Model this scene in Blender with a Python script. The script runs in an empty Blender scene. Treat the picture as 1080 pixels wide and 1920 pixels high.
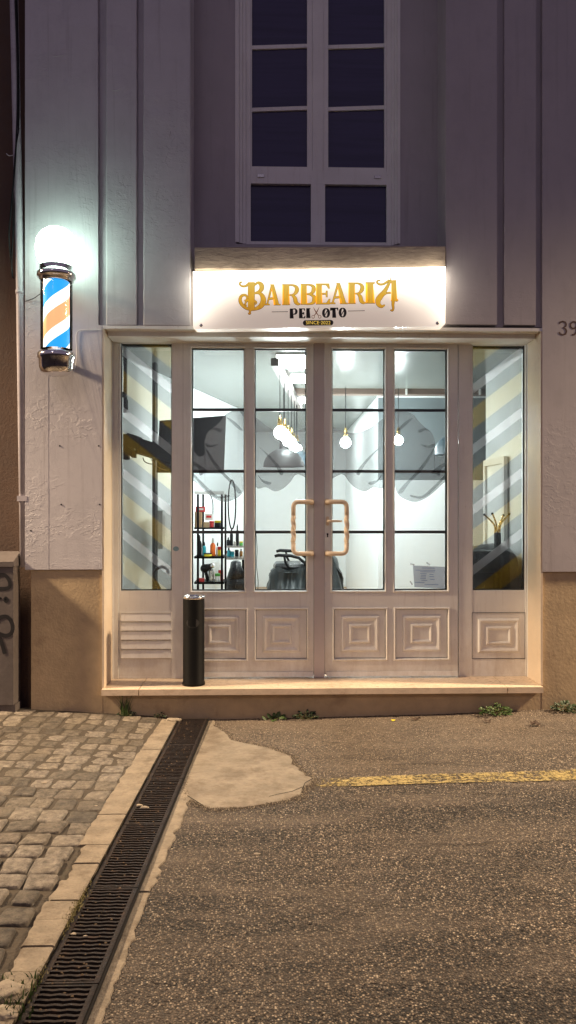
import bpy, bmesh, math, random
from math import sin, cos, pi, radians as R
from mathutils import Vector, Matrix
random.seed(7)
sc = bpy.context.scene
C = sc.collection
# ---------------------------------------------------------------- camera geometry (used to survey the facade)
FOC, CY, CH, CD = 1440.0, 955.0, 1.55, 5.83
PSI = R(1.5)
def ray(px, py):
    u, v = (px-540)/FOC, (CY-py)/FOC
    return Vector((sin(PSI)+u*cos(PSI), cos(PSI)-u*sin(PSI), v))
def X(px, Y=0.0):
    r = ray(px, CY); return r.x*(Y+CD)/r.y
def Z(py, Y=0.0):
    return CH + (CY-py)/FOC*(Y+CD)/cos(PSI)
def P(px, py, Y=0.0):
    r = ray(px, py); t = (Y+CD)/r.y
    return Vector((r.x*t, Y, CH+r.z*t))
GZP = [(-6, .07), (-2.0, .055), (-1.45, .02), (-.82, -.02), (-.6, -.045), (.4, -.04), (1.4, -.013), (2.35, .02), (6, .05)]
def gz(x):
    if x <= GZP[0][0]: return GZP[0][1]
    for (a, za), (b, zb) in zip(GZP, GZP[1:]):
        if x <= b:
            t = (x-a)/(b-a); return za+(zb-za)*t
    return GZP[-1][1]
def G(px, py):
    r = ray(px, py); z = 0.0
    for _ in range(6):
        t = (z-CH)/r.z; z = gz(r.x*t)
    return Vector((r.x*t, -CD+r.y*t, z))
# ---------------------------------------------------------------- node helpers
def newmat(name):
    m = bpy.data.materials.new(name); m.use_nodes = True
    nt = m.node_tree; nt.nodes.clear()
    out = nt.nodes.new('ShaderNodeOutputMaterial')
    return m, nt, out
def N(nt, typ, **kw):
    n = nt.nodes.new(typ)
    for k, v in kw.items():
        if k.startswith('i_'):
            n.inputs[int(k[2:])].default_value = v
        else: setattr(n, k, v)
    return n
def L(nt, a, b): nt.links.new(a, b)
def col(c): return (c[0], c[1], c[2], 1)
def noise(nt, vec, scale, detail=5, rough=.6):
    n = N(nt, 'ShaderNodeTexNoise'); n.inputs['Scale'].default_value = scale
    n.inputs['Detail'].default_value = detail; n.inputs['Roughness'].default_value = rough
    L(nt, vec, n.inputs['Vector']); return n.outputs['Fac']
def ramp(nt, fac, stops):
    r = N(nt, 'ShaderNodeValToRGB'); e = r.color_ramp.elements
    while len(e) < len(stops): e.new(.5)
    for q, (p, c) in zip(e, stops):
        q.position = p; q.color = col(c) if not isinstance(c, (int, float)) else (c, c, c, 1)
    L(nt, fac, r.inputs[0]); return r.outputs[0]
def mix(nt, f, a, b, mode='MIX'):
    m = N(nt, 'ShaderNodeMix', data_type='RGBA', blend_type=mode)
    for k, v in ((0, f), (6, a), (7, b)):
        if isinstance(v, (int, float)): m.inputs[k].default_value = v
        elif isinstance(v, (tuple, list)): m.inputs[k].default_value = col(v)
        else: L(nt, v, m.inputs[k])
    return m.outputs[2]
def math_(nt, op, a, b=0.0, clamp=False):
    m = N(nt, 'ShaderNodeMath', operation=op, use_clamp=clamp)
    for k, v in ((0, a), (1, b)):
        if isinstance(v, (int, float)): m.inputs[k].default_value = v
        else: L(nt, v, m.inputs[k])
    return m.outputs[0]
def coords(nt, scale=(1, 1, 1), kind='Object'):
    tc = N(nt, 'ShaderNodeTexCoord'); mp = N(nt, 'ShaderNodeMapping')
    mp.inputs['Scale'].default_value = scale
    L(nt, tc.outputs[kind], mp.inputs[0]); return mp.outputs[0]
def mat(name, c, rough=.5, metal=0, var=.15, scale=6, bump=.0, bscale=60, dirt=None, stretch=(1, 1, 1), coat=0, spec=.5, emit=None, es=0):
    """base colour broken up by two noise octaves, plus fine bump"""
    m, nt, out = newmat(name)
    b = N(nt, 'ShaderNodeBsdfPrincipled'); L(nt, b.outputs[0], out.inputs[0])
    v = coords(nt, stretch)
    n1 = noise(nt, v, scale); n2 = noise(nt, v, scale*7, 3)
    f = math_(nt, 'ADD', math_(nt, 'MULTIPLY', n1, .65), math_(nt, 'MULTIPLY', n2, .35))
    dark = tuple(x*(1-var) for x in c); lite = tuple(min(1, x*(1+var*.6)) for x in c)
    cc = ramp(nt, f, [(.32, dark), (.68, lite)])
    if dirt:
        d = ramp(nt, noise(nt, v, dirt[1], 6, .7), [(dirt[2], 0), (dirt[2]+.18, 1)])
        cc = mix(nt, math_(nt, 'MULTIPLY', d, dirt[3]), cc, dirt[0])
    L(nt, cc, b.inputs['Base Color'])
    rr = ramp(nt, n2, [(.3, max(0, rough-.08)), (.7, min(1, rough+.1))]); L(nt, rr, b.inputs['Roughness'])
    b.inputs['Metallic'].default_value = metal
    b.inputs['Coat Weight'].default_value = coat
    b.inputs['Specular IOR Level'].default_value = spec
    if emit:
        b.inputs['Emission Color'].default_value = col(emit); b.inputs['Emission Strength'].default_value = es
    if bump:
        bn = N(nt, 'ShaderNodeBump'); bn.inputs['Strength'].default_value = bump; bn.inputs['Distance'].default_value = .01
        L(nt, noise(nt, v, bscale, 6, .6), bn.inputs['Height']); L(nt, bn.outputs[0], b.inputs['Normal'])
    return m
def emis(name, c, s):
    m, nt, out = newmat(name)
    e = N(nt, 'ShaderNodeEmission'); e.inputs[0].default_value = col(c); e.inputs[1].default_value = s
    L(nt, e.outputs[0], out.inputs[0]); return m
# ---------------------------------------------------------------- materials
M = {}
def plaster(name, c, up=True):
    m, nt, out = newmat(name)
    b = N(nt, 'ShaderNodeBsdfPrincipled'); L(nt, b.outputs[0], out.inputs[0])
    v = coords(nt); vs = coords(nt, (1.0, 1, .35)); vt = coords(nt, (1.2, 1, 1.8))
    big = noise(nt, v, 1.3, 5); st = noise(nt, vs, 9, 6, .65)
    cc = ramp(nt, big, [(.3, tuple(x*.86 for x in c)), (.7, c)])
    patchy = ramp(nt, noise(nt, v, 3.1, 7, .7), [(.52, 0), (.60, .16)]); cc = mix(nt, patchy, cc, tuple(x*.72 for x in c))
    drip = ramp(nt, noise(nt, coords(nt, (7, 1, .22)), 3, 6, .7), [(.56, 0), (.74, .30)]); cc = mix(nt, drip, cc, (.16, .13, .12))
    cc = mix(nt, math_(nt, 'MULTIPLY', ramp(nt, st, [(.5, 0), (.75, 1)]), .26), cc, tuple(x*.6 for x in c))
    L(nt, cc, b.inputs['Base Color']); b.inputs['Roughness'].default_value = .62
    # trowel ridges: warped noise, stronger in patches
    patch = ramp(nt, noise(nt, v, 1.7, 3), [(.46, .05), (.66, 1.0)])
    w = noise(nt, vt, 9, 6, .6); ridge = ramp(nt, w, [(.47, 0), (.53, 1.0), (.62, .55)])
    fine = noise(nt, v, 120, 3)
    h = math_(nt, 'ADD', math_(nt, 'MULTIPLY', ridge, patch), math_(nt, 'MULTIPLY', fine, .35))
    bn = N(nt, 'ShaderNodeBump'); bn.inputs['Strength'].default_value = .45 if up else .15; bn.inputs['Distance'].default_value = .007
    L(nt, h, bn.inputs['Height']); L(nt, bn.outputs[0], b.inputs['Normal'])
    return m
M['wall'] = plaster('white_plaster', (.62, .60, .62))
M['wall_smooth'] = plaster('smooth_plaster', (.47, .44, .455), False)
M['plinth'] = mat('tan_paint', (.50, .38, .23), .7, var=.22, scale=2.2, bump=.25, bscale=45, dirt=((.2, .13, .08), 3.0, .55, .55))
M['neigh'] = mat('brown_render', (.11, .068, .046), .8, var=.2, scale=2, bump=.3, bscale=60)
def alum():
    m, nt, out = newmat('cream_powder_coat'); b = N(nt, 'ShaderNodeBsdfPrincipled'); L(nt, b.outputs[0], out.inputs[0])
    v = coords(nt); sp = N(nt, 'ShaderNodeSeparateXYZ'); L(nt, v, sp.inputs[0])
    c = ramp(nt, noise(nt, v, 3, 5), [(.3, (.74, .735, .70)), (.7, (.84, .835, .80))])
    low = N(nt, 'ShaderNodeMapRange'); L(nt, sp.outputs[2], low.inputs[0]); low.inputs[1].default_value = .85; low.inputs[2].default_value = .2
    g = math_(nt, 'MULTIPLY', low.outputs[0], ramp(nt, noise(nt, coords(nt, (1, 1, .5)), 7, 7, .72), [(.38, .12), (.68, .95)]))
    c = mix(nt, math_(nt, 'MULTIPLY', g, .55), c, (.36, .27, .18))
    spk = ramp(nt, noise(nt, v, 55, 4, .7), [(.66, 0), (.72, .5)]); c = mix(nt, math_(nt, 'MULTIPLY', spk, .7), c, (.25, .20, .16))
    st = ramp(nt, noise(nt, coords(nt, (9, 9, .6)), 4, 5, .7), [(.55, 0), (.75, .28)]); c = mix(nt, st, c, (.40, .33, .27))
    L(nt, c, b.inputs['Base Color']); L(nt, ramp(nt, noise(nt, v, 18, 4), [(.3, .34), (.7, .5)]), b.inputs['Roughness'])
    bn = N(nt, 'ShaderNodeBump'); bn.inputs['Strength'].default_value = .06; bn.inputs['Distance'].default_value = .004; L(nt, noise(nt, v, 70, 4), bn.inputs['Height']); L(nt, bn.outputs[0], b.inputs['Normal']); return m
M['alu'] = alum()
M['gasket'] = mat('black_rubber', (.012, .011, .011), .6)
M['bar_shaded'] = mat('shaded_glazing_bar', (.012, .012, .014), .45)  # backlit shade of the pale upper bars painted into the colour
M['bar_lit'] = mat('lit_glazing_bar', (.10, .10, .09), .45)  # lit tone of the lowest bar painted in as a lighter grey
M['handle'] = mat('beige_nylon_handle', (.74, .60, .43), .32, var=.12, scale=30)
M['steel'] = mat('brushed_steel', (.6, .58, .55), .28, 1.0, var=.1, scale=20)
M['chrome'] = mat('chrome', (.75, .73, .72), .08, 1.0, var=.05, scale=10)
M['black_metal'] = mat('black_painted_metal', (.004, .0038, .0035), .55, var=.3, scale=12, spec=.12, dirt=((.05, .04, .03), 30, .68, .4))
M['black_plastic'] = mat('black_plastic', (.010, .010, .011), .5, spec=.2)
M['marble'] = mat('cream_marble', (.74, .60, .44), .3, var=.25, scale=5, bump=.05, bscale=50, dirt=((.50, .27, .15), 6, .56, .7), stretch=(.5, 2, 1))
M['ledge'] = mat('weathered_concrete', (.42, .34, .26), .85, var=.35, scale=7, bump=.9, bscale=28, dirt=((.10, .07, .05), 9, .56, .85), stretch=(.35, 1, 1.2))
M['grate'] = mat('rusty_cast_iron', (.040, .030, .026), .55, .5, var=.5, scale=25, bump=.4, bscale=120, dirt=((.13, .07, .04), 20, .55, .6))
M['conc'] = mat('old_concrete', (.36, .30, .23), .85, var=.22, scale=5, bump=.5, bscale=50, dirt=((.16, .12, .085), 7, .52, .75))
M['dark'] = mat('drain_dark', (.006, .005, .004), .9)
M['white_wall'] = mat('interior_white', (.86, .90, .91), .55, var=.04, scale=2, bump=.04, bscale=90)
M['grey_wall'] = mat('interior_grey', (.16, .19, .20), .6, var=.08, scale=2)
M['brownwood'] = mat('brown_wood', (.17, .12, .095), .5, var=.3, scale=8, stretch=(.3, 4, 4))
M['floorwood'] = mat('wood_floor', (.45, .27, .13), .4, var=.3, scale=4, stretch=(1, .2, 1))
M['brass'] = mat('brass', (.72, .50, .20), .25, 1.0, var=.1)
M['leather'] = mat('black_leather', (.016, .016, .018), .28, var=.3, scale=30, bump=.15, bscale=150)
M['cape'] = mat('black_cape_cloth', (.035, .042, .045), .42, var=.3, scale=8, bump=.1, bscale=60)
M['red'] = mat('red_plastic', (.55, .03, .03), .35); M['orange'] = mat('orange_plastic', (.80, .16, .02), .35)
M['teal'] = mat('teal_plastic', (.02, .36, .45), .35); M['yellow'] = mat('yellow_plastic', (.75, .62, .03), .4)
M['card'] = mat('cardboard', (.50, .33, .18), .8); M['white'] = mat('white_plastic', (.78, .78, .76), .4)
M['tan'] = mat('amber_bottle', (.30, .13, .03), .2); M['green'] = mat('green_plastic', (.10, .40, .08), .4)
M['wicker'] = mat('umbrella_cane', (.035, .018, .010), .3, var=.4, scale=40)
M['cabinet'] = mat('painted_cabinet', (.13, .11, .10), .6, var=.25, scale=5, bump=.1, dirt=((.08, .06, .05), 6, .55, .7))
M['spray'] = mat('black_spray_paint', (.012, .011, .012), .5)
M['pipe'] = mat('painted_pipe', (.50, .47, .50), .5, var=.2, scale=6, dirt=((.15, .12, .1), 9, .6, .5))
M['leaf'] = mat('weed_leaf', (.055, .10, .02), .55, var=.5, scale=30)
M['leaf2'] = mat('dark_leaf', (.025, .05, .014), .6, var=.5, scale=30)
M['straw'] = mat('dry_grass', (.20, .17, .06), .7, var=.5, scale=20)
M['stone'] = mat('pale_pebble', (.34, .285, .21), .8, var=.35, scale=30, bump=.4, bscale=60)
M['deadleaf'] = mat('dead_leaf', (.06, .035, .02), .8, var=.4)
M['inkbrown'] = mat('number_paint', (.10, .055, .045), .8, var=.4, scale=40)
M['window_dark'] = mat('dark_room', (.012, .010, .02), .9)
# glass: thin sheet, mirror by fresnel, otherwise clear
def glass(name, tint=(.96, .98, .97), ior=1.5, rough=.0, mul=1.0):
    m, nt, out = newmat(name)
    t = N(nt, 'ShaderNodeBsdfTransparent'); t.inputs[0].default_value = col(tint)
    g = N(nt, 'ShaderNodeBsdfGlossy'); g.inputs['Roughness'].default_value = rough
    f = N(nt, 'ShaderNodeFresnel'); f.inputs[0].default_value = ior
    mx = N(nt, 'ShaderNodeMixShader'); L(nt, math_(nt, 'MULTIPLY', f.outputs[0], mul), mx.inputs[0])
    L(nt, t.outputs[0], mx.inputs[1]); L(nt, g.outputs[0], mx.inputs[2]); L(nt, mx.outputs[0], out.inputs[0]); return m
M['glass'] = glass('clear_glass'); M['tube_glass'] = glass('tube_glass', (.97, .98, .98), 1.45)
def navy():
    m, nt, out = newmat('dusk_window_glass')
    b = N(nt, 'ShaderNodeBsdfPrincipled'); L(nt, b.outputs[0], out.inputs[0])
    v = coords(nt, (.25, 1, 5))
    L(nt, ramp(nt, noise(nt, v, 2.2, 3), [(.3, (.030, .027, .075)), (.55, (.045, .040, .105)), (.7, (.036, .034, .085))]), b.inputs['Base Color'])  # dusk sky reflection painted into the base colour, with slat bands
    b.inputs['Roughness'].default_value = .06; b.inputs['Specular IOR Level'].default_value = .6
    bn = N(nt, 'ShaderNodeBump'); bn.inputs['Strength'].default_value = .05
    L(nt, noise(nt, v, 3, 2), bn.inputs['Height']); L(nt, bn.outputs[0], b.inputs['Normal']); return m
M['navy'] = navy(); M['matte_black'] = mat('matte_black', (.004, .004, .005), .7, spec=.08)
def vinyl(name, c, a, tint=(1, 1, 1)):
    """translucent film: part see-through, part diffuse"""
    m, nt, out = newmat(name)
    t = N(nt, 'ShaderNodeBsdfTransparent'); t.inputs[0].default_value = col(tint); d = N(nt, 'ShaderNodeBsdfDiffuse'); d.inputs[0].default_value = col(c)
    tl = N(nt, 'ShaderNodeBsdfTranslucent'); tl.inputs[0].default_value = col(c)
    v = coords(nt); n = noise(nt, v, 5, 4)
    m1 = N(nt, 'ShaderNodeMixShader'); m1.inputs[0].default_value = .35
    L(nt, d.outputs[0], m1.inputs[1]); L(nt, tl.outputs[0], m1.inputs[2])
    m2 = N(nt, 'ShaderNodeMixShader')
    m2.inputs[0].default_value = a
    L(nt, t.outputs[0], m2.inputs[1]); L(nt, m1.outputs[0], m2.inputs[2]); L(nt, m2.outputs[0], out.inputs[0]); return m
M['v_white'] = vinyl('white_film', (.58, .55, .56), .32, (.80, .77, .77))
M['v_grey'] = vinyl('grey_film', (.22, .23, .24), .22, (.50, .50, .49))
M['v_yellow'] = vinyl('yellow_film', (.72, .44, .06), .28, (.72, .68, .57))
M['v_hand'] = vinyl('grey_hand_film', (.46, .43, .44), .28, (.54, .56, .56))
M['v_fold'] = vinyl('dark_fold_film', (.02, .02, .022), .30, (.85, .85, .85))
M['v_paper'] = vinyl('paper', (.42, .41, .47), .85)
M['ink'] = mat('blue_ink', (.12, .13, .28), .7)
M['bulb'] = emis('bulb_glow', (.88, .98, .98), 210)
M['panel_led'] = emis('ceiling_panel', (.92, .98, .96), 42.0)
M['globe'] = emis('globe_glow', (.72, 1.0, .84), 12)
# ceiling paint: brushed gloss
def ceilm():
    m, nt, out = newmat('gloss_ceiling')
    b = N(nt, 'ShaderNodeBsdfPrincipled'); L(nt, b.outputs[0], out.inputs[0])
    b.inputs['Base Color'].default_value = (.21, .23, .215, 1); b.inputs['Roughness'].default_value = .22
    v = coords(nt, (1, 5, 1)); bn = N(nt, 'ShaderNodeBump'); bn.inputs['Strength'].default_value = .5; bn.inputs['Distance'].default_value = .004
    L(nt, noise(nt, v, 14, 6, .7), bn.inputs['Height']); L(nt, bn.outputs[0], b.inputs['Normal']); return m
M['ceil'] = ceilm()
# ---------------------------------------------------------------- mesh helpers
def link(name, me, m=None, parent=None, smooth=False):
    o = bpy.data.objects.new(name, me); C.objects.link(o)
    if m:
        for q in (m if isinstance(m, (list, tuple)) else [m]): me.materials.append(q)
    if smooth:
        for p in me.polygons: p.use_smooth = True
    if parent:
        o.parent = parent
        o.matrix_parent_inverse = parent.matrix_basis.inverted()
    return o
def build(name, bm, m=None, parent=None, smooth=False, bevel=0, seg=1, recalc=True):
    if bevel: bmesh.ops.bevel(bm, geom=[e for e in bm.edges if len(e.link_faces) == 2 and e.calc_face_angle(0) > .5], offset=bevel, segments=seg, affect='EDGES', clamp_overlap=True)
    if recalc: bmesh.ops.recalc_face_normals(bm, faces=bm.faces)
    me = bpy.data.meshes.new(name); bm.to_mesh(me); bm.free()
    return link(name, me, m, parent, smooth)
def B(): return bmesh.new()
def box(bm, x0, x1, y0, y1, z0, z1, mi=0):
    v = [bm.verts.new((x, y, z)) for x in (x0, x1) for y in (y0, y1) for z in (z0, z1)]
    fs = []
    for f in ((0, 1, 3, 2), (4, 6, 7, 5), (0, 4, 5, 1), (2, 3, 7, 6), (0, 2, 6, 4), (1, 5, 7, 3)):
        q = bm.faces.new([v[i] for i in f]); q.material_index = mi; fs.append(q)
    return v
def quad(bm, pts, mi=0):
    f = bm.faces.new([bm.verts.new(p) for p in pts]); f.material_index = mi; return f
def prism(bm, pts, y0, y1, mi=0):
    """polygon in XZ extruded along Y"""
    a = [bm.verts.new((p[0], y0, p[1])) for p in pts]; b = [bm.verts.new((p[0], y1, p[1])) for p in pts]
    n = len(pts); fs = [bm.faces.new(a), bm.faces.new(b[::-1])]
    for i in range(n): fs.append(bm.faces.new([a[i], b[i], b[(i+1) % n], a[(i+1) % n]]))
    for f in fs: f.material_index = mi
def rectloft(bm, x0, x1, z0, z1, prof, cap=False, mi=0):
    """profile of (inset, y) swept round a rectangle with mitred corners"""
    loops = []
    for ins, y in prof:
        loops.append([bm.verts.new((x, y, z)) for x, z in ((x0+ins, z0+ins), (x1-ins, z0+ins), (x1-ins, z1-ins), (x0+ins, z1-ins))])
    for a, b in zip(loops, loops[1:]):
        for i in range(4):
            f = bm.faces.new([a[i], a[(i+1) % 4], b[(i+1) % 4], b[i]]); f.material_index = mi
    if cap: f = bm.faces.new(loops[-1]); f.material_index = mi
def lathe(bm, prof, cx, cy, n=32, z0=0, mi=0, cap=True):
    rings = []
    for r, z in prof:
        rings.append([bm.verts.new((cx+r*cos(2*pi*i/n), cy+r*sin(2*pi*i/n), z0+z)) for i in range(n)])
    for a, b in zip(rings, rings[1:]):
        for i in range(n):
            f = bm.faces.new([a[i], a[(i+1) % n], b[(i+1) % n], b[i]]); f.material_index = mi; f.smooth = True
    if cap:
        if prof[0][0] > 1e-5: bm.faces.new(rings[0][::-1])
        if prof[-1][0] > 1e-5: bm.faces.new(rings[-1])
def tube(bm, pts, r, n=10, mi=0, twist=0, lobes=0, amp=0, cap=True):
    pts = [Vector(p) for p in pts]; rings = []
    t0 = (pts[1]-pts[0]).normalized(); up = Vector((0, 0, 1)) if abs(t0.z) < .9 else Vector((0, 1, 0))
    nrm = t0.cross(up).normalized(); acc = 0
    for i, p in enumerate(pts):
        t = ((pts[min(i+1, len(pts)-1)]-pts[max(i-1, 0)])).normalized()
        nrm = (nrm-t*nrm.dot(t)).normalized(); bn = t.cross(nrm)
        rr = r[i] if isinstance(r, (list, tuple)) else r
        am = amp[i] if isinstance(amp, (list, tuple)) else amp
        if i: acc += twist*(p-pts[i-1]).length
        rings.append([bm.verts.new(p+(nrm*cos(2*pi*k/n)+bn*sin(2*pi*k/n))*rr*(1+am*cos(lobes*(2*pi*k/n)+acc))) for k in range(n)])
    for a, b in zip(rings, rings[1:]):
        for k in range(n):
            f = bm.faces.new([a[k], a[(k+1) % n], b[(k+1) % n], b[k]]); f.smooth = True; f.material_index = mi
    if cap:
        bm.faces.new(rings[0][::-1]).material_index = mi; bm.faces.new(rings[-1]).material_index = mi
def sphere(bm, c, r, seg=20, sx=1, sy=1, sz=1):
    m = Matrix.Translation(c) @ Matrix.Diagonal((sx, sy, sz, 1))
    g = bmesh.ops.create_uvsphere(bm, u_segments=seg, v_segments=seg//2+2, radius=r, matrix=m)
    for f in set(f for v in g['verts'] for f in v.link_faces): f.smooth = True
def cyl(bm, a, b, r, n=14): tube(bm, [a, b], r, n)
def thing(name, label, cat, loc, group=None):
    o = bpy.data.objects.new(name, None); C.objects.link(o); o.location = loc; o.empty_display_size = .1
    o['label'] = label; o['category'] = cat
    if group: o['group'] = group
    return o
def tag(o, label, cat, group=None, kind=None):
    o['label'] = label; o['category'] = cat
    if group: o['group'] = group
    if kind: o['kind'] = kind
    return o
def struct(o): o['kind'] = 'structure'; return o
def arc(cx, cz, rx, rz, a0, a1, n=12):
    return [(cx+rx*cos(R(a0+(a1-a0)*i/n)), cz+rz*sin(R(a0+(a1-a0)*i/n))) for i in range(n+1)]
# ================================================================= BUILDING
bld = thing('building', 'white plastered building with a grooved facade and a glazed barber shopfront', 'building', (0, .2, 0))
YF, YG = .33, .375          # frame face, glass
YR = .30                    # recessed bay above the shopfront
TOP = 7.2
xl, xr = X(192), X(1017)                 # opening
zt = Z(610)                              # lintel underside
zp = Z(1070)                             # top of plinth paint
zs = .2
# facade: front wall with grooves and recess.  Columns of the front plane
def wall_cols():
    bm = B()
    gd = .045
    def slab(x0, x1, z0, z1, yf=0.0): box(bm, x0, x1, yf, .29, z0, z1)
    g = [(X(183), X(199)), (X(256), X(269)), (X(932), X(946)), (X(1005), X(1017.5))]
    zl = Z(612)
    # left part
    prism(bm, [(X(47), Z(1068)), (xl, Z(1068)), (xl, zl), (g[0][0], zl), (g[0][0], TOP), (X(47), TOP)], 0, .29)
    slab(g[0][0], g[0][1], zl, TOP, gd); slab(g[0][1], g[1][0], zl, TOP); slab(g[1][0], g[1][1], zl, TOP, gd)
    slab(g[1][1], X(357), zl, TOP)
    return bm, slab, g, zl
bm, slab, g, zl = wall_cols()
# subdivide-and-roughen the left strip edges a little
bmesh.ops.bevel(bm, geom=list(bm.edges), offset=.005, segments=1, affect='EDGES')
bmesh.ops.subdivide_edges(bm, edges=[e for e in bm.edges if abs(e.verts[0].co.z-e.verts[1].co.z) > 1.2], cuts=110)
from mathutils import noise as mnoise
for v in bm.verts:
    if v.co.y < .1: v.co.x += .0022*mnoise.noise(Vector((v.co.x*3, 0, v.co.z*9)))+.0016*mnoise.noise(Vector((v.co.x*3, 5, v.co.z*30))); v.co.y += .0012*mnoise.noise(Vector((v.co.x*5, 0, v.co.z*14)))
wbm = bm
bm = B(); quad(bm, [(X(47), -.0012, Z(1067)), (X(91), -.0012, Z(1067)), (X(89), -.0012, TOP), (X(47), -.0012, TOP)]); quad(bm, [(X(91), -.0012, Z(1067)), (X(93), .0008, Z(1067)), (X(91), .0008, TOP), (X(89), -.0012, TOP)])
build('wall', bm, M['wall'], bld)
# trowel scars and chips in the thick paint belong to the wall mesh itself
bm = wbm; nv0 = len(bm.verts)
for px, py, ln, an, h in ((112, 104, 34, .08, 5), (118, 114, 22, .1, 3), (217, 169, 20, .12, 4), (232, 232, 12, 1.2, 4), (226, 236, 26, .02, 2), (318, 252, 14, 1.3, 6), (324, 262, 16, 1.0, 4), (310, 300, 26, 1.4, 3), (330, 280, 20, 1.2, 4), (228, 318, 26, .02, 3), (140, 286, 40, .1, 3), (150, 290, 30, -.1, 3), (120, 330, 34, .2, 2), (295, 360, 26, 1.25, 4), (315, 480, 14, 1.3, 6), (322, 487, 10, .8, 4), (300, 420, 24, 1.1, 3), (335, 400, 26, 1.35, 3), (240, 395, 22, 1.2, 3), (238, 440, 30, 1.4, 3), (60, 760, 26, .6, 3), (70, 778, 18, .1, 3), (58, 917, 20, .05, 3), (62, 1002, 10, 1.5, 3), (320, 545, 22, 1.2, 3), (225, 520, 20, 1.3, 3)):
    c_ = P(px, py, 0); L2 = ln*.5/247; pts = []
    for k in range(7):
        t = (k/6-.5)*2; n_ = .006*mnoise.noise(Vector((px+t*2, py, 0)))
        pts.append((c_.x+L2*t*cos(an)-n_*sin(an), .0012, c_.z+L2*t*sin(an)+n_*cos(an)))
    tube(bm, pts, [.0008, h*.0006, h*.0009, h*.0007, h*.0010, h*.0006, .0005], 6)
for v in list(bm.verts)[nv0:]: v.co.y = max(-.0032, v.co.y)
build('wall', bm, M['wall'], bld)
bm = B()
def slab(x0, x1, z0, z1, yf=0.0): box(bm, x0, x1, yf, .29, z0, z1)
zl2 = Z(606)
slab(X(836), g[2][0], zl2, TOP); slab(g[2][0], g[2][1], zl2-.012, TOP, .04); slab(g[2][1], g[3][0], zl2, TOP); slab(g[3][0], xr, zl2-.008, TOP, .04)
slab(xr, X(1080)+2.5, Z(1073), TOP)
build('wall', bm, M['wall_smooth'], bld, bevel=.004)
# recessed bay and spandrel above the opening
bm = B()
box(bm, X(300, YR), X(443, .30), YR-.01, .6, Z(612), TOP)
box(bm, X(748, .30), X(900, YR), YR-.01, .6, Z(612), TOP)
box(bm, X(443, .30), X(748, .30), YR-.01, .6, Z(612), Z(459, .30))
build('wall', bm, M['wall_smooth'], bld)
# lintel head over the shopfront, lighter moulded return
bm = B()
box(bm, xl, g[1][1]+.4, .012, .30, zt-.001, zl); box(bm, xl+.9, X(836)+.1, .012, .29, zt, zl)
bm.free(); bm = B()
box(bm, xl, xr, .003, .30, Z(618), Z(612)-.0005)
box(bm, xl+.02, xr-.02, .10, .345, Z(618)-.035, Z(618)-.0005)
build('lintel', bm, M['alu'], bld, bevel=.004, seg=2)
# reveals (side returns of the opening)
m_rev = mat('cream_reveal', (.70, .58, .43), .5, var=.1, scale=3, bump=.1, bscale=60, dirt=((.40, .28, .17), 4, .6, .4))
for xa_, xb_ in ((xl-.004, xl+.012), (xr-.012, xr+.004)):
    bm = B(); box(bm, xa_, xb_, .002, .39, zs+.001, Z(618)-.001); build('reveal', bm, m_rev, bld, bevel=.003)
# plinth
bm = B(); box(bm, X(57), xl-.005, .018, .29, -.4, Z(1068)-.002); box(bm, xr+.005, X(1080)+2.5, .018, .29, -.4, Z(1073)-.002)
box(bm, xl-.005, xr+.005, .02, .29, -.4, zs-.05)
build('plinth', bm, M['plinth'], bld, bevel=.006)
bm = B(); box(bm, X(79), X(160), .012, .02, -.3, Z(1212)); 
bm.free()
# marble doorstep: three slabs with open joints
xa, xb, xc, xd = X(190, -.05), X(262), X(948), X(1019, -.05)
dst = None
for i, (a, b) in enumerate(((xa, xb-.003), (xb+.003, xc-.003), (xc+.003, xd))):
    bm = B(); box(bm, a, b, -.05, .36, zs-.045, zs); build('doorstep', bm, M['marble'], bld, bevel=.006, seg=2)
# small drilled plugs left by an old plate, cable stub holes
for px, py in ((112, 836), (185, 836), (115, 946), (187, 946), (58, 995)):
    p = P(px, py); bm = B(); lathe(bm, [(0.0001, -.004), (.006, -.004), (.006, .002), (.0045, .004), (.0001, .003)], 0, 0, 10)
    bmesh.ops.rotate(bm, verts=bm.verts, matrix=Matrix.Rotation(R(90), 3, 'X')); bmesh.ops.translate(bm, verts=bm.verts, vec=p)
    build('wall_plug', bm, M['black_plastic'], bld)
# house number 39, worn brown stencilled digits
def ribbon(bm, pts, w, y, m2=0, cl=False):
    """flat ribbon in XZ at depth y; w single or list (full widths)"""
    n = len(pts); Ls, Rs = [], []
    for i, p in enumerate(pts):
        a = pts[(i-1) % n] if cl else pts[max(i-1, 0)]; b = pts[(i+1) % n] if cl else pts[min(i+1, n-1)]
        dx, dz = b[0]-a[0], b[1]-a[1]; l = math.hypot(dx, dz) or 1
        ww = (w[i] if isinstance(w, (list, tuple)) else w)/2
        Ls.append(bm.verts.new((p[0]-dz/l*ww, y, p[1]+dx/l*ww))); Rs.append(bm.verts.new((p[0]+dz/l*ww, y, p[1]-dx/l*ww)))
    for i in range(n if cl else n-1):
        j = (i+1) % n
        f = bm.faces.new([Ls[i], Ls[j], Rs[j], Rs[i]]); f.material_index = m2
s = CD/FOC
def dig(pts, w, name='digit'):
    bm = B(); q = [(X(a), Z(b)) for a, b in pts]
    tube(bm, [(x, -.003, z) for x, z in q], w, 8); build(name, bm, M['inkbrown'], bld)
bm = B()
d3 = [(1049, 604), (1050, 601), (1055, 599.5), (1060, 601), (1061.5, 605), (1060.5, 609), (1056, 611.5), (1060.5, 613.5), (1062, 618), (1060.5, 623), (1055, 625), (1050, 623), (1048.5, 619.5)]
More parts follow.
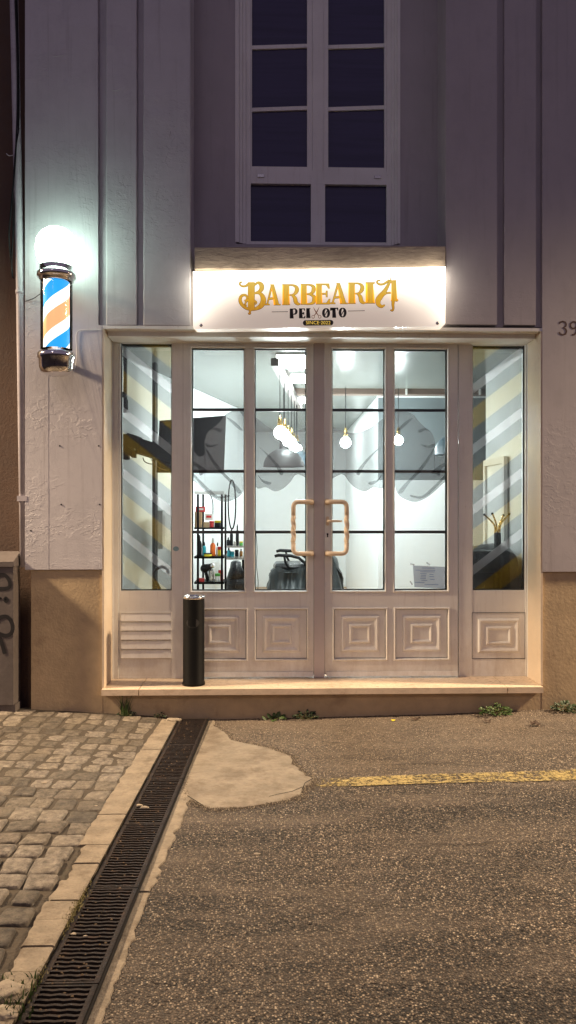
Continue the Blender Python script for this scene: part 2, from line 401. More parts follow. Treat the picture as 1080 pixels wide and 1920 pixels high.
d9 = [(1081.5, 608), (1078, 612.5), (1073, 612.5), (1069.5, 609), (1070, 603.5), (1074, 600), (1079, 600.5), (1082, 604.5), (1082, 613), (1080.5, 620), (1077, 624.5), (1072, 624.5)]
for d in (d3, d9):
    ribbon(bm, [(X(a), Z(b)) for a, b in d], .013, -.0012)
build('house_number', bm, M['inkbrown'], bld)
# ---------------------------------------------------------------- weathered ledge above the sign
zc0, zc1 = Z(505), Z(463)
bm = B()
n = 40
xs0, xs1 = X(366), X(833)
rows = []
for i in range(n+1):
    t = i/n; x = xs0+(xs1-xs0)*t; tilt = .010-.026*(1-t)
    j = lambda a: random.uniform(-a, a)
    rows.append([bm.verts.new((x, y+j(.002), z+tilt+j(.0025))) for y, z in ((-.01, zc0), (-.035, zc0+.005), (-.035, zc1-.012), (-.02, zc1), (.32, zc1+.01), (.32, zc0))])
for a, b in zip(rows, rows[1:]):
    for k in range(6): bm.faces.new([a[k], a[(k+1) % 6], b[(k+1) % 6], b[k]])
bm.faces.new(rows[0][::-1]); bm.faces.new(rows[-1])
build('ledge', bm, M['ledge'], bld)
# ---------------------------------------------------------------- upper window
YW = .34
def rail(bm, x0, x1, z0, z1, y0=YW, y1=YW+.06): box(bm, x0, x1, y0, y1, z0, z1)
UW = lambda a: X(a, YW)
UZ = lambda a: Z(a, YW)
bm = B()
rail(bm, UW(461), UW(470), UZ(460), TOP-.3)
rail(bm, UW(725), UW(734), UZ(460), TOP-.3)
rail(bm, UW(470)+.0005, UW(725)-.0005, UZ(459.5), UZ(453)); rail(bm, UW(470)+.0005, UW(725)-.0005, UZ(344.5), UZ(319))
rail(bm, UW(583), UW(609.5), UZ(453)+.0005, UZ(344.5)-.0005); rail(bm, UW(586), UW(606), UZ(319)+.0005, TOP-.3)
uwf = build('upper_window', bm, M['alu'], bld, bevel=.003)
for a, b, s0 in ((UW(470)+.001, UW(586)-.001, 1), (UW(606)+.001, UW(725)-.001, -1)):
    bm = B(); z0, z1 = UZ(318.5), TOP-.32; wd = UW(478)-UW(470)
    wl, wr = (.009, .042) if s0 == 1 else (.040, .016)
    # sash: stiles and bottom rail with stepped section
    rail(bm, a, a+wl, z0, z1, YW+.006); rail(bm, b-wr, b, z0, z1, YW+.006); rail(bm, a+wl+.0004, b-wr-.0004, z0, z0+.028, YW+.006)
    build('sash', bm, M['alu'], uwf, bevel=.004, seg=2)
    for py in (83, 200, -34, -150):
        bm = B(); zc = UZ(py)+(0.006 if s0 == -1 else -.006); dz = .024
        v = box(bm, a+wl, b-wr, YW+.020, YW+.040, zc-.015, zc+.015)
        for q in v: q.co.z += dz*(q.co.x-(a+b)/2)/(b-a)
        build('glazing_bar', bm, M['alu'], uwf, bevel=.002)
    bm = B(); quad(bm, [(a+wl-.002, YW+.035, z0), (b-wr+.002, YW+.035, z0), (b-wr+.002, YW+.035, z1), (a+wl-.002, YW+.035, z1)]); build('pane', bm, M['navy'], uwf)
for a, b in ((UW(469), UW(584)), (UW(608), UW(727))):
    bm = B(); quad(bm, [(a, YW+.035, UZ(455)), (b, YW+.035, UZ(455)), (b, YW+.035, UZ(343)), (a, YW+.035, UZ(343))]); build('pane', bm, M['navy'], uwf)
    bm = B(); xc_ = UW(489) if a < UW(590) else UW(708); box(bm, xc_-.026, xc_+.026, YW-.008, YW-.0005, UZ(333), UZ(328)); build('drain_cap', bm, M['steel'], uwf, bevel=.002)
# blinds' shadow lines inside lower sashes
# casing around window
bm = B()
for x0, x1, sg in ((X(441, YR), UW(461), 1), (UW(734), X(750, YR), -1)):
    w_ = x1-x0
    for k, (f0, f1, dy) in enumerate(((0, .38, -.016), (.38, .68, .004), (.68, 1.0, .020))):
        if sg == -1: f0, f1 = 1-f1, 1-f0
        box(bm, x0+w_*f0+.0003, x0+w_*f1-.0003, YR+dy, YW+.07, Z(459, YW), TOP-.3)
build('window_casing', bm, M['alu'], bld, bevel=.003, seg=2)
bm = B(); box(bm, UW(440), UW(750), .47, .50, UZ(470), TOP); build('wall', bm, M['window_dark'], bld)
# ---------------------------------------------------------------- SHOPFRONT
XX = lambda a: X(a, YF)
ZZ = lambda a: Z(a, YF)
D = .055
ztop, zbot = Z(618)-.036, zs+.0005
GT, GB = ZZ(654), ZZ(1107)        # door glass
# fixed frame
bm = B()
def fr(x0, x1, z0, z1, y=YF, d=D): box(bm, x0, x1, y, y+d, z0, z1)
fr(xl+.013, XX(222), zbot, ztop, YF-.012); fr(XX(985), xr-.013, zbot, ztop, YF-.012)      # jambs
fr(xl+.0125, XX(213), zbot+.0006, ztop-.001, YF-.035, .022); fr(XX(996), xr-.0125, zbot+.0006, ztop-.001, YF-.035, .022)
fr(XX(222)+.0005, XX(985)-.0005, ZZ(637), ztop-.0005, YF-.006)
fr(XX(322), XX(343), zbot, ZZ(637)-.0005); fr(XX(860), XX(885), zbot, ZZ(637)-.0005)
fr(XX(222)+.0005, XX(322)-.0005, zbot, zbot+.012); fr(XX(885)+.0005, XX(985)-.0005, zbot, zbot+.012)
build('shopfront_frame', bm, M['alu'], bld, bevel=.003, seg=2)
def gasket(x0, x1, z0, z1, par, w=.009, y=YG-.012):
    bm = B(); rectloft(bm, x0, x1, z0, z1, [(0, y), (w, y), (w, YG)]); build('gasket', bm, M['gasket'], par)
def pane(x0, x1, z0, z1, par):
    bm = B(); quad(bm, [(x0, YG, z0), (x1, YG, z0), (x1, YG, z1), (x0, YG, z1)]); return build('glass', bm, M['glass'], par)
def bead(bm, x0, x1, z0, z1, w=.016, o=.004):
    rectloft(bm, x0-w, x1+w, z0-w, z1+w, [(0, YF-.0004), (0, YF-o-.004), (w*.35, YF-o-.007), (w*.8, YF-o), (w, YF+.006), (w, YG-.004)])
def raised(x0, x1, z0, z1, par):
    bm = B(); W = x1-x0; H = z1-z0; y = YF+.004
    k = min(W, H)
    prof = [(0, y), (k*.13, y), (k*.15, y-.010), (k*.175, y-.013), (k*.20, y-.008), (k*.235, y-.001), (k*.30, y+.001), (k*.315, y-.009), (k*.34, y-.012), (k*.365, y-.006), (k*.375, y-.001)]
    rectloft(bm, x0, x1, z0, z1, prof, cap=True)
    rectloft(bm, x0-.001, x1+.001, z0-.001, z1+.001, [(0, YF-.0006), (.003, YF-.0006), (.0034, y+.004)], mi=1)
    o = build('raised_panel', bm, [M['alu'], M['gasket']], par); return o
def door(xp0, xp1, panes, panels, name='door'):
    x0, x1 = XX(xp0), XX(xp1); zb, zt_ = zs+.028, ZZ(640)
    bm = B()
    pz0, pz1 = ZZ(1235), ZZ(1143)
    a0, a1, b0, b1 = (XX(q) for q in panes)
    p0, p1, q0, q1 = (XX(q) for q in panels)
    box(bm, x0, min(a0, p0), YF-.008, YF+D, zb, zt_); box(bm, max(b1, q1), x1, YF-.008, YF+D, zb, zt_)
    l_, r_ = min(a0, p0)+.0004, max(b1, q1)-.0004
    for z0, z1 in ((zb, pz0), (pz1, GB), (GT, zt_)): box(bm, l_, r_, YF-.0075, YF+D, z0, z1)
    for (m0, m1, z0, z1) in ((a1, b0, GB, GT), (p1, q0, pz0, pz1)): box(bm, m0, m1, YF-.007, YF+D, z0+.0004, z1-.0004)
    if a0 > p0: box(bm, l_, a0, YF-.007, YF+D, GB+.0004, GT-.0004)
    if q1 > b1: box(bm, b1, r_, YF-.007, YF+D, GB+.0004, GT-.0004)
    d = build(name, bm, M['alu'], bld, bevel=.0015)
    for u0, u1 in ((a0, a1), (b0, b1)):
        bm = B(); rectloft(bm, u0-.014, u1+.014, GB-.014, GT+.014, [(0, YF-.0068), (0, YF-.016), (.006, YF-.020), (.012, YF-.012), (.014, YF-.004), (.014, YG-.004)]); build('glazing_bead', bm, M['alu'], d)
        gasket(u0, u1, GB, GT, d, .006); pane(u0, u1, GB, GT, d)
        for py, mm in ((767, 'bar_shaded'), (883, 'bar_shaded'), (998, 'bar_lit')):
            bm = B(); z = ZZ(py); box(bm, u0, u1, YG+.006, YG+.018, z-.0115, z+.0115); build('glazing_bar', bm, M[mm], d)
    for u0, u1 in ((p0, p1), (q0, q1)):
        raised(u0, u1, pz0, pz1, d)
        bm = B(); rectloft(bm, u0-.016, u1+.016, pz0-.016, pz1+.016, [(0, YF-.0068), (0, YF-.016), (.007, YF-.020), (.014, YF-.012), (.016, YF+.004)]); build('moulding', bm, M['alu'], d)
    bm = B(); zk = ZZ(1266)
    prism_pts = None
    box(bm, x0+.015, x1-.004, YF-.034, YF-.0082, zs+.012, zs+.048)
    for v in bm.verts:
        if v.co.z > zs+.04 and v.co.y < YF-.02: v.co.y += .014
    build('weather_bar', bm, M['alu'], d, bevel=.002)
    # outer rebate line of the leaf
    bm = B(); rectloft(bm, x0-.004, x1+.004, zb-.004, zt_+.004, [(0, YF+.001), (.0045, YF+.001), (.0045, YF+.02)]); build('gasket', bm, M['gasket'], d)
    return d
dl = door(343.5, 588, (360, 458, 478, 574), (362, 461, 480, 575))
dr = door(608.5, 858, (623, 721, 740, 838), (627, 723, 742, 839))
bm = B(); box(bm, XX(588.6), XX(608), YF-.022, YF-.0085, zs+.004, ZZ(640)-.002); box(bm, XX(588.6), XX(608), YF-.0084, YF+.02, zs+.001, zs+.05)
m_ast = mat('grey_astragal', (.50, .45, .45), .4, var=.06, scale=3)
build('meeting_stile', bm, m_ast, dl, bevel=.004, seg=2)
# D-pull handles with twisted grip
def pull(px_post, px_bar, par):
    bm = B(); y0 = YF-.008; yo = YF-.085; zt_, zb_ = ZZ(941), ZZ(1037); xp, xb_ = XX(px_post), XX(px_bar)
    s0 = 1 if xb_ > xp else -1; r = .0180
    path = [(xp, y0, zt_), (xp, yo+.03, zt_)]
    for a in range(0, 91, 15): path.append((xp+s0*.028*(1-cos(R(a))), yo+.028-.028*sin(R(a)), zt_))
    def corner(cx, cz, a0, a1):
        return [(cx+s0*.04*cos(R(a)), yo, cz+.04*sin(R(a))) for a in range(a0, a1-1, -15)]
    path += corner(xb_-s0*.04, zt_-.04, 90, 0)
    tw0, tw1 = ZZ(966), ZZ(1018)
    tube(bm, path+[(xb_, yo, tw0)], r, 16)
    path2 = [(x, y, zt_+zb_-z) for x, y, z in path]
    tube(bm, path2+[(xb_, yo, tw1)], r, 16)
    k = 34; pts = [(xb_, yo, tw0+(tw1-tw0)*i/k) for i in range(k+1)]
    am = [.0 if i in (0, k) else .30 for i in range(k+1)]
    rr = [r*.72 if i in (0, 1, k-1, k) else r*.93 for i in range(k+1)]
    tube(bm, pts, rr, 24, twist=75, lobes=3, amp=am)
    for z in (tw0, tw1): lathe(bm, [(r*.9, -.004), (r*1.08, -.002), (r*1.08, .002), (r*.9, .004)], xb_, yo, 16, z)
    for z in (zt_, zb_):
        b2 = []
        tube(bm, [(xp, YF-.008, z), (xp, YF-.013, z)], .026, 16)
    return build('pull_handle', bm, M['handle'], par)
pull(584, 549.5, dl); pull(613, 648, dr)
bm = B(); z = ZZ(977); x = XX(614)
tube(bm, [(x, YF-.008, z), (x, YF-.055, z)], .010, 12)
tube(bm, [(x-.003, YF-.052, z), (x+.02, YF-.055, z), (x+.07, YF-.055, z+.001), (x+.112, YF-.05, z)], [.011, .010, .009, .008], 12)
tube(bm, [(x, YF-.009, z+.024), (x, YF-.013, z+.024)], .013, 14); tube(bm, [(x, YF-.009, z-.024), (x, YF-.013, z-.024)], .013, 14)
box(bm, x-.013, x+.013, YF-.0125, YF-.0085, z-.024, z+.024)
build('lever_handle', bm, M['handle'], dr)
bm = B(); z = ZZ(1003); lathe(bm, [(.0001, 0), (.008, 0), (.008, .003), (.0001, .003)], 0, 0, 16)
bmesh.ops.rotate(bm, verts=bm.verts, matrix=Matrix.Rotation(R(90), 3, 'X')); bmesh.ops.translate(bm, verts=bm.verts, vec=(x, YF-.009, z+.006)); box(bm, x-.0045, x+.0045, YF-.0118, YF-.0085, z-.018, z+.004)
build('keyhole', bm, M['black_plastic'], dr)
# ---------------------------------------------------------------- side windows
def clip(poly, ax, lim, keep_gt):
    out = []; ins = lambda p: (p[ax] >= lim) if keep_gt else (p[ax] <= lim)
    for i in range(len(poly)):
        a, b = poly[i-1], poly[i]
        if ins(a) != ins(b):
            t = (lim-a[ax])/(b[ax]-a[ax]); out.append((a[0]+(b[0]-a[0])*t, a[1]+(b[1]-a[1])*t))
        if ins(b): out.append(b)
    return out
def side(pa, pb, ptop, pgb, louver, slope, phase, label):
    x0, x1 = XX(pa), XX(pb); z0, z1 = ZZ(pgb), ZZ(ptop)
    bm = B(); pp0, pp1 = (ZZ(1233), ZZ(1147)) if louver else (ZZ(1237), ZZ(1150))
    x0f, x1f = XX(222)+.001 if louver else XX(885)+.001, XX(322)-.001 if louver else XX(985)-.001
    box(bm, x0f, x1f, YF+.003, YF+D, zbot+.0125, pp0); box(bm, x0f, x1f, YF+.003, YF+D, pp1, z0)
    box(bm, x0f, x1f, YF+.003, YF+D, z1, ZZ(637)-.001)
    if not louver: box(bm, x0f, x0f+.006, YF+.0035, YF+D, z0-.0003, z1+.0003); box(bm, x0f, x0f+.006, YF+.0035, YF+D, pp0-.0003, pp1+.0003)
    if x0-x0f > .004: box(bm, x0f, x0, YF+.0035, YF+D, z0+.0003, z1-.0003); box(bm, x0f, x0, YF+.0035, YF+D, pp0+.0003, pp1-.0003)
    s_ = build('side_window', bm, M['alu'], bld, bevel=.0015); s_['label'] = label
    gasket(x0, x1, z0, z1, s_, .008, YG-.02); pane(x0, x1, z0, z1, s_)
    if louver:
        bm = B(); nn = 5; h = (pp1-pp0)/nn
        for i in range(nn):
            zz = pp0+h*i; v = []
            pts = [(YF+.006, zz+.003), (YF-.014, zz+.001), (YF-.016, zz+.006), (YF+.003, zz+h-.006), (YF+.012, zz+h)]
            a = [bm.verts.new((x0+.006, y, z)) for y, z in pts]; b = [bm.verts.new((x1-.006, y, z)) for y, z in pts]
            for k in range(4): bm.faces.new([a[k], a[k+1], b[k+1], b[k]])
            bm.faces.new(a); bm.faces.new(b[::-1])
        box(bm, x0+.002, x1-.002, YF+.02, YF+.03, pp0, pp1)
        rectloft(bm, x0, x1, pp0, pp1, [(0, YF+.0028), (0, YF-.006), (.006, YF-.006), (.006, YF+.02)])
        build('louver_grille', bm, M['alu'], s_)
    else: raised(x0, x1, pp0, pp1, s_)
    # diagonal vinyl stripes on the inside of the glass
    seq = (('v_white', 19), ('v_grey', 28), ('v_yellow', 39), ('v_grey', 29)); per = 115
    u = CD/FOC*1.06
    for k in range(-4, 6):
        off = phase+per*k
        for nm, hgt in seq:
            ya, yb = off, off+hgt; off = yb
            pl = [(x0, ZZ(ya)), (x1, ZZ(ya)-slope*(x1-x0)), (x1, ZZ(yb)-slope*(x1-x0)), (x0, ZZ(yb))]
            for ax, lim, gt in ((1, z0+.004, True), (1, z1-.004, False), (0, x0+.01 if louver else x0+.003, True), (0, x1-.002 if louver else x1-.012, False)):
                pl = clip(pl, ax, lim, gt)
                if not pl: break
            if len(pl) < 3: continue
            area = abs(sum(pl[i-1][0]*pl[i][1]-pl[i][0]*pl[i-1][1] for i in range(len(pl))))/2
            if area < 2e-4: continue
            bm = B(); quad(bm, [(p[0], YG+.0015, p[1]) for p in pl]); o = build('film_stripe', bm, M[nm], s_)
            o['label'] = {'v_white': 'white film stripe', 'v_grey': 'grey film stripe', 'v_yellow': 'yellow film stripe'}[nm]
    return s_
sl = side(226, 322, 642, 1107, True, .80, 645, 'left side window with stripes running down to the right and a louvred panel below')
sr = side(885, 985, 632, 1108, False, -.76, 720, 'right side window with stripes running up to the right and a square raised panel below')
bm = B(); p = P(330, 1029, YF-.0015)
lathe(bm, [(.0001, 0), (.024, 0)], 0, 0, 20, cap=False); bmesh.ops.rotate(bm, verts=bm.verts, matrix=Matrix.Rotation(R(90), 3, 'X')); bmesh.ops.translate(bm, verts=bm.verts, vec=p)
for v in bm.verts: v.co.z = p.z+(v.co.z-p.z)*.8
build('sticker', bm, mat('pale_blue_sticker', (.25, .42, .48), .4), bld)
# ---------------------------------------------------------------- hand film on door glass
def handfilm(par, mir, u0, u1):
    f = (lambda a: 1199-a) if mir else (lambda a: a)
    xs = sorted((XX(u0), XX(u1)))
    def put(poly, nm, y, name):
        pl = [(X(f(a), YG), Z(b, YG)) for a, b in poly]
        pl = clip(clip(pl, 0, xs[0]+.006, True), 0, xs[1]-.006, False)
        if len(pl) < 3: return
        bm = B(); quad(bm, [(p[0], y, p[1]) for p in pl]); bmesh.ops.triangulate(bm, faces=bm.faces); build(name, bm, M[nm], par)
    def sm(pts, k=5, closed=True):
        out = []; n = len(pts)
        for i in range(n if closed else n-1):
            p0, p1, p2, p3 = (pts[(i+d) % n] if closed else pts[max(0, min(n-1, i+d))] for d in (-1, 0, 1, 2))
            for j in range(k):
                t = j/k
                out.append(tuple(.5*((2*p1[c])+(-p0[c]+p2[c])*t+(2*p0[c]-5*p1[c]+4*p2[c]-p3[c])*t*t+(-p0[c]+3*p1[c]-3*p2[c]+p3[c])*t**3) for c in (0, 1)))
        return out
    hand = sm([(600, 900), (640, 889), (654, 903), (668, 916), (684, 921), (700, 914), (716, 916), (726, 905), (738, 908), (745, 925), (757, 935), (778, 941), (798, 934), (815, 921), (835, 903), (852, 898),
            (852, 838), (836, 846), (826, 856), (814, 850), (816, 832), (810, 812), (796, 800), (784, 788), (774, 776), (757, 770), (738, 772), (716, 786), (690, 804), (662, 812), (636, 806), (600, 800)], 4)
    put(hand, 'v_hand', YG-.0015, 'hand_film')
    folds = [([(744, 806), (760, 790), (774, 783), (764, 794), (750, 806)], 1), ([(784, 806), (797, 802), (808, 809), (797, 806), (787, 811)], 1),
             ([(788, 832), (803, 835), (814, 831), (812, 838), (800, 839)], 1),
             ([(746, 922), (762, 903), (784, 880), (802, 856), (813, 840), (809, 854), (792, 880), (768, 905), (754, 924)], 1),
             ([(770, 928), (790, 930), (812, 912), (838, 886), (838, 891), (815, 917), (793, 934), (772, 932)], 1),
             ([(808, 886), (824, 872), (838, 866), (838, 872), (828, 878), (824, 892), (816, 888)], 1),
             ([(668, 886), (680, 868), (700, 848), (714, 838), (702, 850), (684, 872), (674, 890)], 1), ([(690, 905), (706, 900), (716, 890), (708, 903), (696, 909)], 1)]
    for fo, _ in folds: put(sm(fo, 4), 'v_fold', YG-.003, 'fold_film')
for par, mir, u0, u1 in ((dr, False, 623, 721), (dr, False, 740, 838), (dl, True, 360, 458), (dl, True, 478, 574)): handfilm(par, mir, u0, u1)
# paper notice taped in the right door
nt_ = thing('notice', 'pale paper notice taped inside the lower right pane of the right door', 'notice', P(804, 1103, YG+.004))
bm = B(); pts = [P(774, 1060, YG+.004), P(835, 1063, YG+.004), P(834, 1104, YG+.004), P(777, 1101, YG+.004)]; quad(bm, pts); build('sheet', bm, M['v_paper'], nt_)
bm = B(); pp = lambda a, b: (P(a, b, YG+.003).x, P(a, b, YG+.003).z)
for i, (a, b, y) in enumerate(((791, 815, 1065), (779, 816, 1069), (788, 815, 1072), (788, 800, 1075.5), (805, 813, 1077), (789, 799, 1078.5), (789, 799, 1081.5), (788, 799, 1084.5), (805, 814, 1081), (806, 815, 1086), (778, 796, 1092), (790, 801, 1088), (796, 822, 1096))):
    ribbon(bm, [pp(a, y), pp((a+b)/2, y+.2), pp(b, y+.4)], .0045, YG+.003)
build('printed_text', bm, M['ink'], nt_)
for a, b, an in ((773, 1058, .2), (803, 1057, .6), (771, 1093, 1.0)):
    bm = B(); p = P(a, b, YG+.0025); quad(bm, [(p.x-.018*cos(an)-.006*sin(an), p.y, p.z+.018*sin(an)-.006*cos(an)), (p.x+.018*cos(an)-.006*sin(an), p.y, p.z-.018*sin(an)-.006*cos(an)), (p.x+.018*cos(an)+.006*sin(an), p.y, p.z-.018*sin(an)+.006*cos(an)), (p.x-.018*cos(an)+.006*sin(an), p.y, p.z+.018*sin(an)+.006*cos(an))])
    build('tape', bm, M['v_white'], nt_)
# ================================================================= SHOP SIGN (back-lit acrylic box)
YS = -.105
sg = thing('shop_sign', 'back-lit white shop sign reading BARBEARIA PEIXOTO in gold and black above the glazed doors', 'sign', P(598, 615, YS))
def signmat():
    m, nt, out = newmat('backlit_acrylic')
    b = N(nt, 'ShaderNodeBsdfPrincipled'); b.inputs['Base Color'].default_value = (.7, .66, .6, 1); b.inputs['Roughness'].default_value = .25
    L(nt, b.outputs[0], out.inputs[0])
    tc = N(nt, 'ShaderNodeTexCoord'); sp = N(nt, 'ShaderNodeSeparateXYZ'); L(nt, tc.outputs['Generated'], sp.inputs[0])
    x, z = sp.outputs[0], sp.outputs[2]
    nz = noise(nt, tc.outputs['Object'], 2.5, 2)
    top = math_(nt, 'POWER', z, 3.0)                                    # painted glow, as if an led strip ran along the top ...
    ex = math_(nt, 'ABSOLUTE', math_(nt, 'SUBTRACT', x, .5))            # ... and down both ends of the box
    ex = math_(nt, 'POWER', math_(nt, 'MULTIPLY', ex, 2.03), 6)
    ex = math_(nt, 'MULTIPLY', ex, math_(nt, 'POWER', math_(nt, 'ADD', z, .22), 1.3))
    e = math_(nt, 'ADD', math_(nt, 'MULTIPLY', top, 3.6), math_(nt, 'MULTIPLY', ex, 3.2))
    e = math_(nt, 'ADD', math_(nt, 'MULTIPLY', e, math_(nt, 'ADD', nz, .5)), .34)
    L(nt, mix(nt, math_(nt, 'MULTIPLY', e, .5, True), (1, .80, .66), (1, .91, .74)), b.inputs['Emission Color']); L(nt, e, b.inputs['Emission Strength']); return m
c00, c10, c11, c01 = P(362, 617, YS), P(835, 612, YS), P(835, 500, YS), P(362, 509, YS)
bm = B(); ch = .022
pts = [(c00.x+ch, c00.z), (c10.x-ch, c10.z), (c10.x, c10.z+ch), (c11.x, c11.z), (c01.x, c01.z), (c00.x, c00.z+ch)]
prism(bm, pts, YS, -.002); build('panel', bm, signmat(), sg, bevel=.003)
for a, b in ((377, 610), (820, 606)):
    bm = B(); p = P(a, b, YS-.001); lathe(bm, [(.013, 0), (.013, .003), (.009, .005), (.0001, .005)], 0, 0, 14); bmesh.ops.rotate(bm, verts=bm.verts, matrix=Matrix.Rotation(R(90), 3, 'X')); bmesh.ops.translate(bm, verts=bm.verts, vec=p)
    build('screw', bm, M['steel'], sg)
def zp_(x, y):
    p = P(430+x/3.1765, 500+y/3.1765, YS); return (p.x, p.z)
ZS = (YS+CD)/FOC/3.1765
class Ink:
    def __init__(s): s.f = B(); s.o = B(); s.k = 0
    def add(s, pts, w=None, o=3.6, closed=False):
        s.k += 1; y = YS-.0030-.00006*s.k; q = [zp_(*p) for p in pts]
        if w is None:      # polygon
            for bm, dy in ((s.f, 0),):
                f = bm.faces.new([bm.verts.new((a, y, b)) for a, b in q])
            ribbon(s.o, q, o*2*ZS*.5, YS-.0012-.00005*s.k, cl=True)
        else:
            ww = [v*ZS for v in w] if isinstance(w, (list, tuple)) else w*ZS
            ribbon(s.f, q, ww, y, cl=closed)
            wo = [v+o*ZS for v in ww] if isinstance(ww, list) else ww+o*ZS
            ribbon(s.o, q, wo, YS-.0012-.00005*s.k, cl=closed)
    def done(s, name, mf, mo):
        bmesh.ops.triangulate(s.f, faces=s.f.faces); a = build(name, s.f, mf, sg)
        if mo: build(name+'_outline', s.o, mo, sg)
        else: s.o.free()
def cr(pts, k=6):
    out = []; n = len(pts)
    for i in range(n-1):
        p0, p1, p2, p3 = (pts[max(0, min(n-1, i+d))] for d in (-1, 0, 1, 2))
        for j in range(k):
            t = j/k; out.append(tuple(.5*((2*p1[c])+(-p0[c]+p2[c])*t+(2*p0[c]-5*p1[c]+4*p2[c]-p3[c])*t*t+(-p0[c]+3*p1[c]-3*p2[c]+p3[c])*t**3) for c in (0, 1)))
    out.append(pts[-1]); return out
def wcr(ws, k=6): return [w[0] for w in cr([(w, 0) for w in ws], k)]
def stem(I, x0, x1, y0, y1, sf=6, th=6, tl=True, tr=True):
    I.add([(x0, y0+th+3), (x0-(sf if tl else 0), y0+th-2), (x0-(sf if tl else 0), y0), (x1+(sf if tr else 0), y0), (x1+(sf if tr else 0), y0+th-2), (x1, y0+th+3), (x1, y1-th-3), (x1+sf, y1-th+2), (x1+sf, y1), (x0-sf, y1), (x0-sf, y1-th+2), (x0, y1-th-3)])
def gB(I, x0, x1, y0, y1, sw=.32):
    W = x1-x0; H = y1-y0; s1 = x0+W*.08+W*sw; stem(I, x0+W*.08, s1, y0, y1, 5, 6, True, False)
    I.add(cr([(s1-4, y0+4), (x0+W*.62, y0+5), (x1-W*.17, y0+H*.12), (x1-W*.13, y0+H*.26), (x1-W*.2, y0+H*.40), (x0+W*.6, y0+H*.48), (s1-3, y0+H*.485)]), wcr([7, 9, 17, 22, 17, 8, 6]))
    I.add(cr([(s1-3, y0+H*.50), (x0+W*.62, y0+H*.51), (x1-W*.14, y0+H*.60), (x1-W*.08, y0+H*.74), (x1-W*.16, y0+H*.90), (x0+W*.62, y1-4), (s1-4, y1-3)]), wcr([6, 8, 17, 24, 18, 9, 7]))
def gR(I, x0, x1, y0, y1):
    W = x1-x0; H = y1-y0; s1 = x0+W*.40; stem(I, x0+W*.08, s1, y0, y1, 5, 6, True, False)
    I.add(cr([(s1-4, y0+4), (x0+W*.62, y0+5), (x1-W*.20, y0+H*.13), (x1-W*.16, y0+H*.27), (x1-W*.24, y0+H*.42), (x0+W*.6, y0+H*.51), (s1-3, y0+H*.52)]), wcr([7, 9, 17, 22, 17, 8, 6]))
    I.add(cr([(x0+W*.56, y0+H*.52), (x1-W*.28, y0+H*.66), (x1-W*.22, y0+H*.86), (x1-W*.10, y1-6), (x1+3, y1-6)]), wcr([8, 20, 22, 15, 5]))
def gE(I, x0, x1, y0, y1):
    W = x1-x0; H = y1-y0; s1 = x0+W*.43; stem(I, x0+W*.08, s1, y0, y1, 5, 6, True, False)
    I.add([(s1-3, y0), (x1-3, y0), (x1, y0+H*.24), (x1-5, y0+H*.24), (x1-W*.25, y0+8), (s1-3, y0+7)])
    I.add([(s1-3, y1), (x1, y1), (x1+3, y1-H*.26), (x1-2, y1-H*.26), (x1-W*.22, y1-8), (s1-3, y1-7)])
    I.add([(s1-3, y0+H*.46), (x1-W*.28, y0+H*.46), (x1-W*.24, y0+H*.34), (x1-W*.16, y0+H*.34), (x1-W*.16, y0+H*.66), (x1-W*.24, y0+H*.66), (x1-W*.28, y0+H*.53), (s1-3, y0+H*.53)])
def gA(I, x0, x1, y0, y1):
    W = x1-x0; H = y1-y0; ap = x0+W*.48
    I.add([(x0+W*.13, y1-4), (x0+W*.20, y1-4), (ap+2, y0+14), (ap-6, y0+2)])
    I.add([(ap-11, y0), (ap+9, y0), (x1-W*.10, y1-7), (x1+1, y1-5), (x1+1, y1), (x1-W*.42, y1), (x1-W*.42, y1-5), (x1-W*.33, y1-8), (ap-5, y0+17)])
    I.add([(x0, y1), (x0, y1-5), (x0+W*.10, y1-8), (x0+W*.24, y1-8), (x0+W*.32, y1-5), (x0+W*.32, y1)])
    I.add([(x0+W*.27, y0+H*.66), (x0+W*.62, y0+H*.62), (x0+W*.65, y0+H*.72), (x0+W*.24, y0+H*.74)])
I = Ink()
# big swirling B
I.add([(112, 92), (150, 92), (150, 250), (140, 262), (126, 262), (112, 250)])
I.add(cr([(148, 112), (170, 96), (190, 108), (192, 132), (176, 150), (150, 158)]), wcr([8, 14, 24, 24, 16, 6]))
I.add(cr([(148, 160), (178, 158), (198, 178), (202, 208), (186, 236), (156, 252), (128, 256), (98, 246), (72, 222), (64, 196), (74, 174), (96, 170), (106, 184), (100, 200), (88, 202)]), wcr([6, 14, 24, 30, 26, 16, 12, 16, 18, 17, 14, 11, 9, 7, 5]))
I.add(cr([(114, 104), (96, 116), (74, 116), (62, 104), (66, 94), (78, 92)]), wcr([14, 11, 9, 8, 7, 4]))
I.add(cr([(128, 258), (122, 268), (124, 279), (118, 281), (114, 275)]), wcr([12, 10, 8, 8, 5]))
I.add(cr([(112, 196), (100, 210), (94, 226), (104, 232)]), wcr([12, 9, 7, 4])); I.add(cr([(150, 204), (160, 214), (154, 226)]), wcr([12, 9, 4]))
gA(I, 210, 304, 106, 229); gR(I, 312, 420, 106, 228); gB(I, 423, 514, 104, 226); gE(I, 514, 597, 102, 224); gA(I, 597, 704, 98, 222)
gR(I, 705, 808, 96, 221); stem(I, 822, 856, 94, 219, 11, 7)
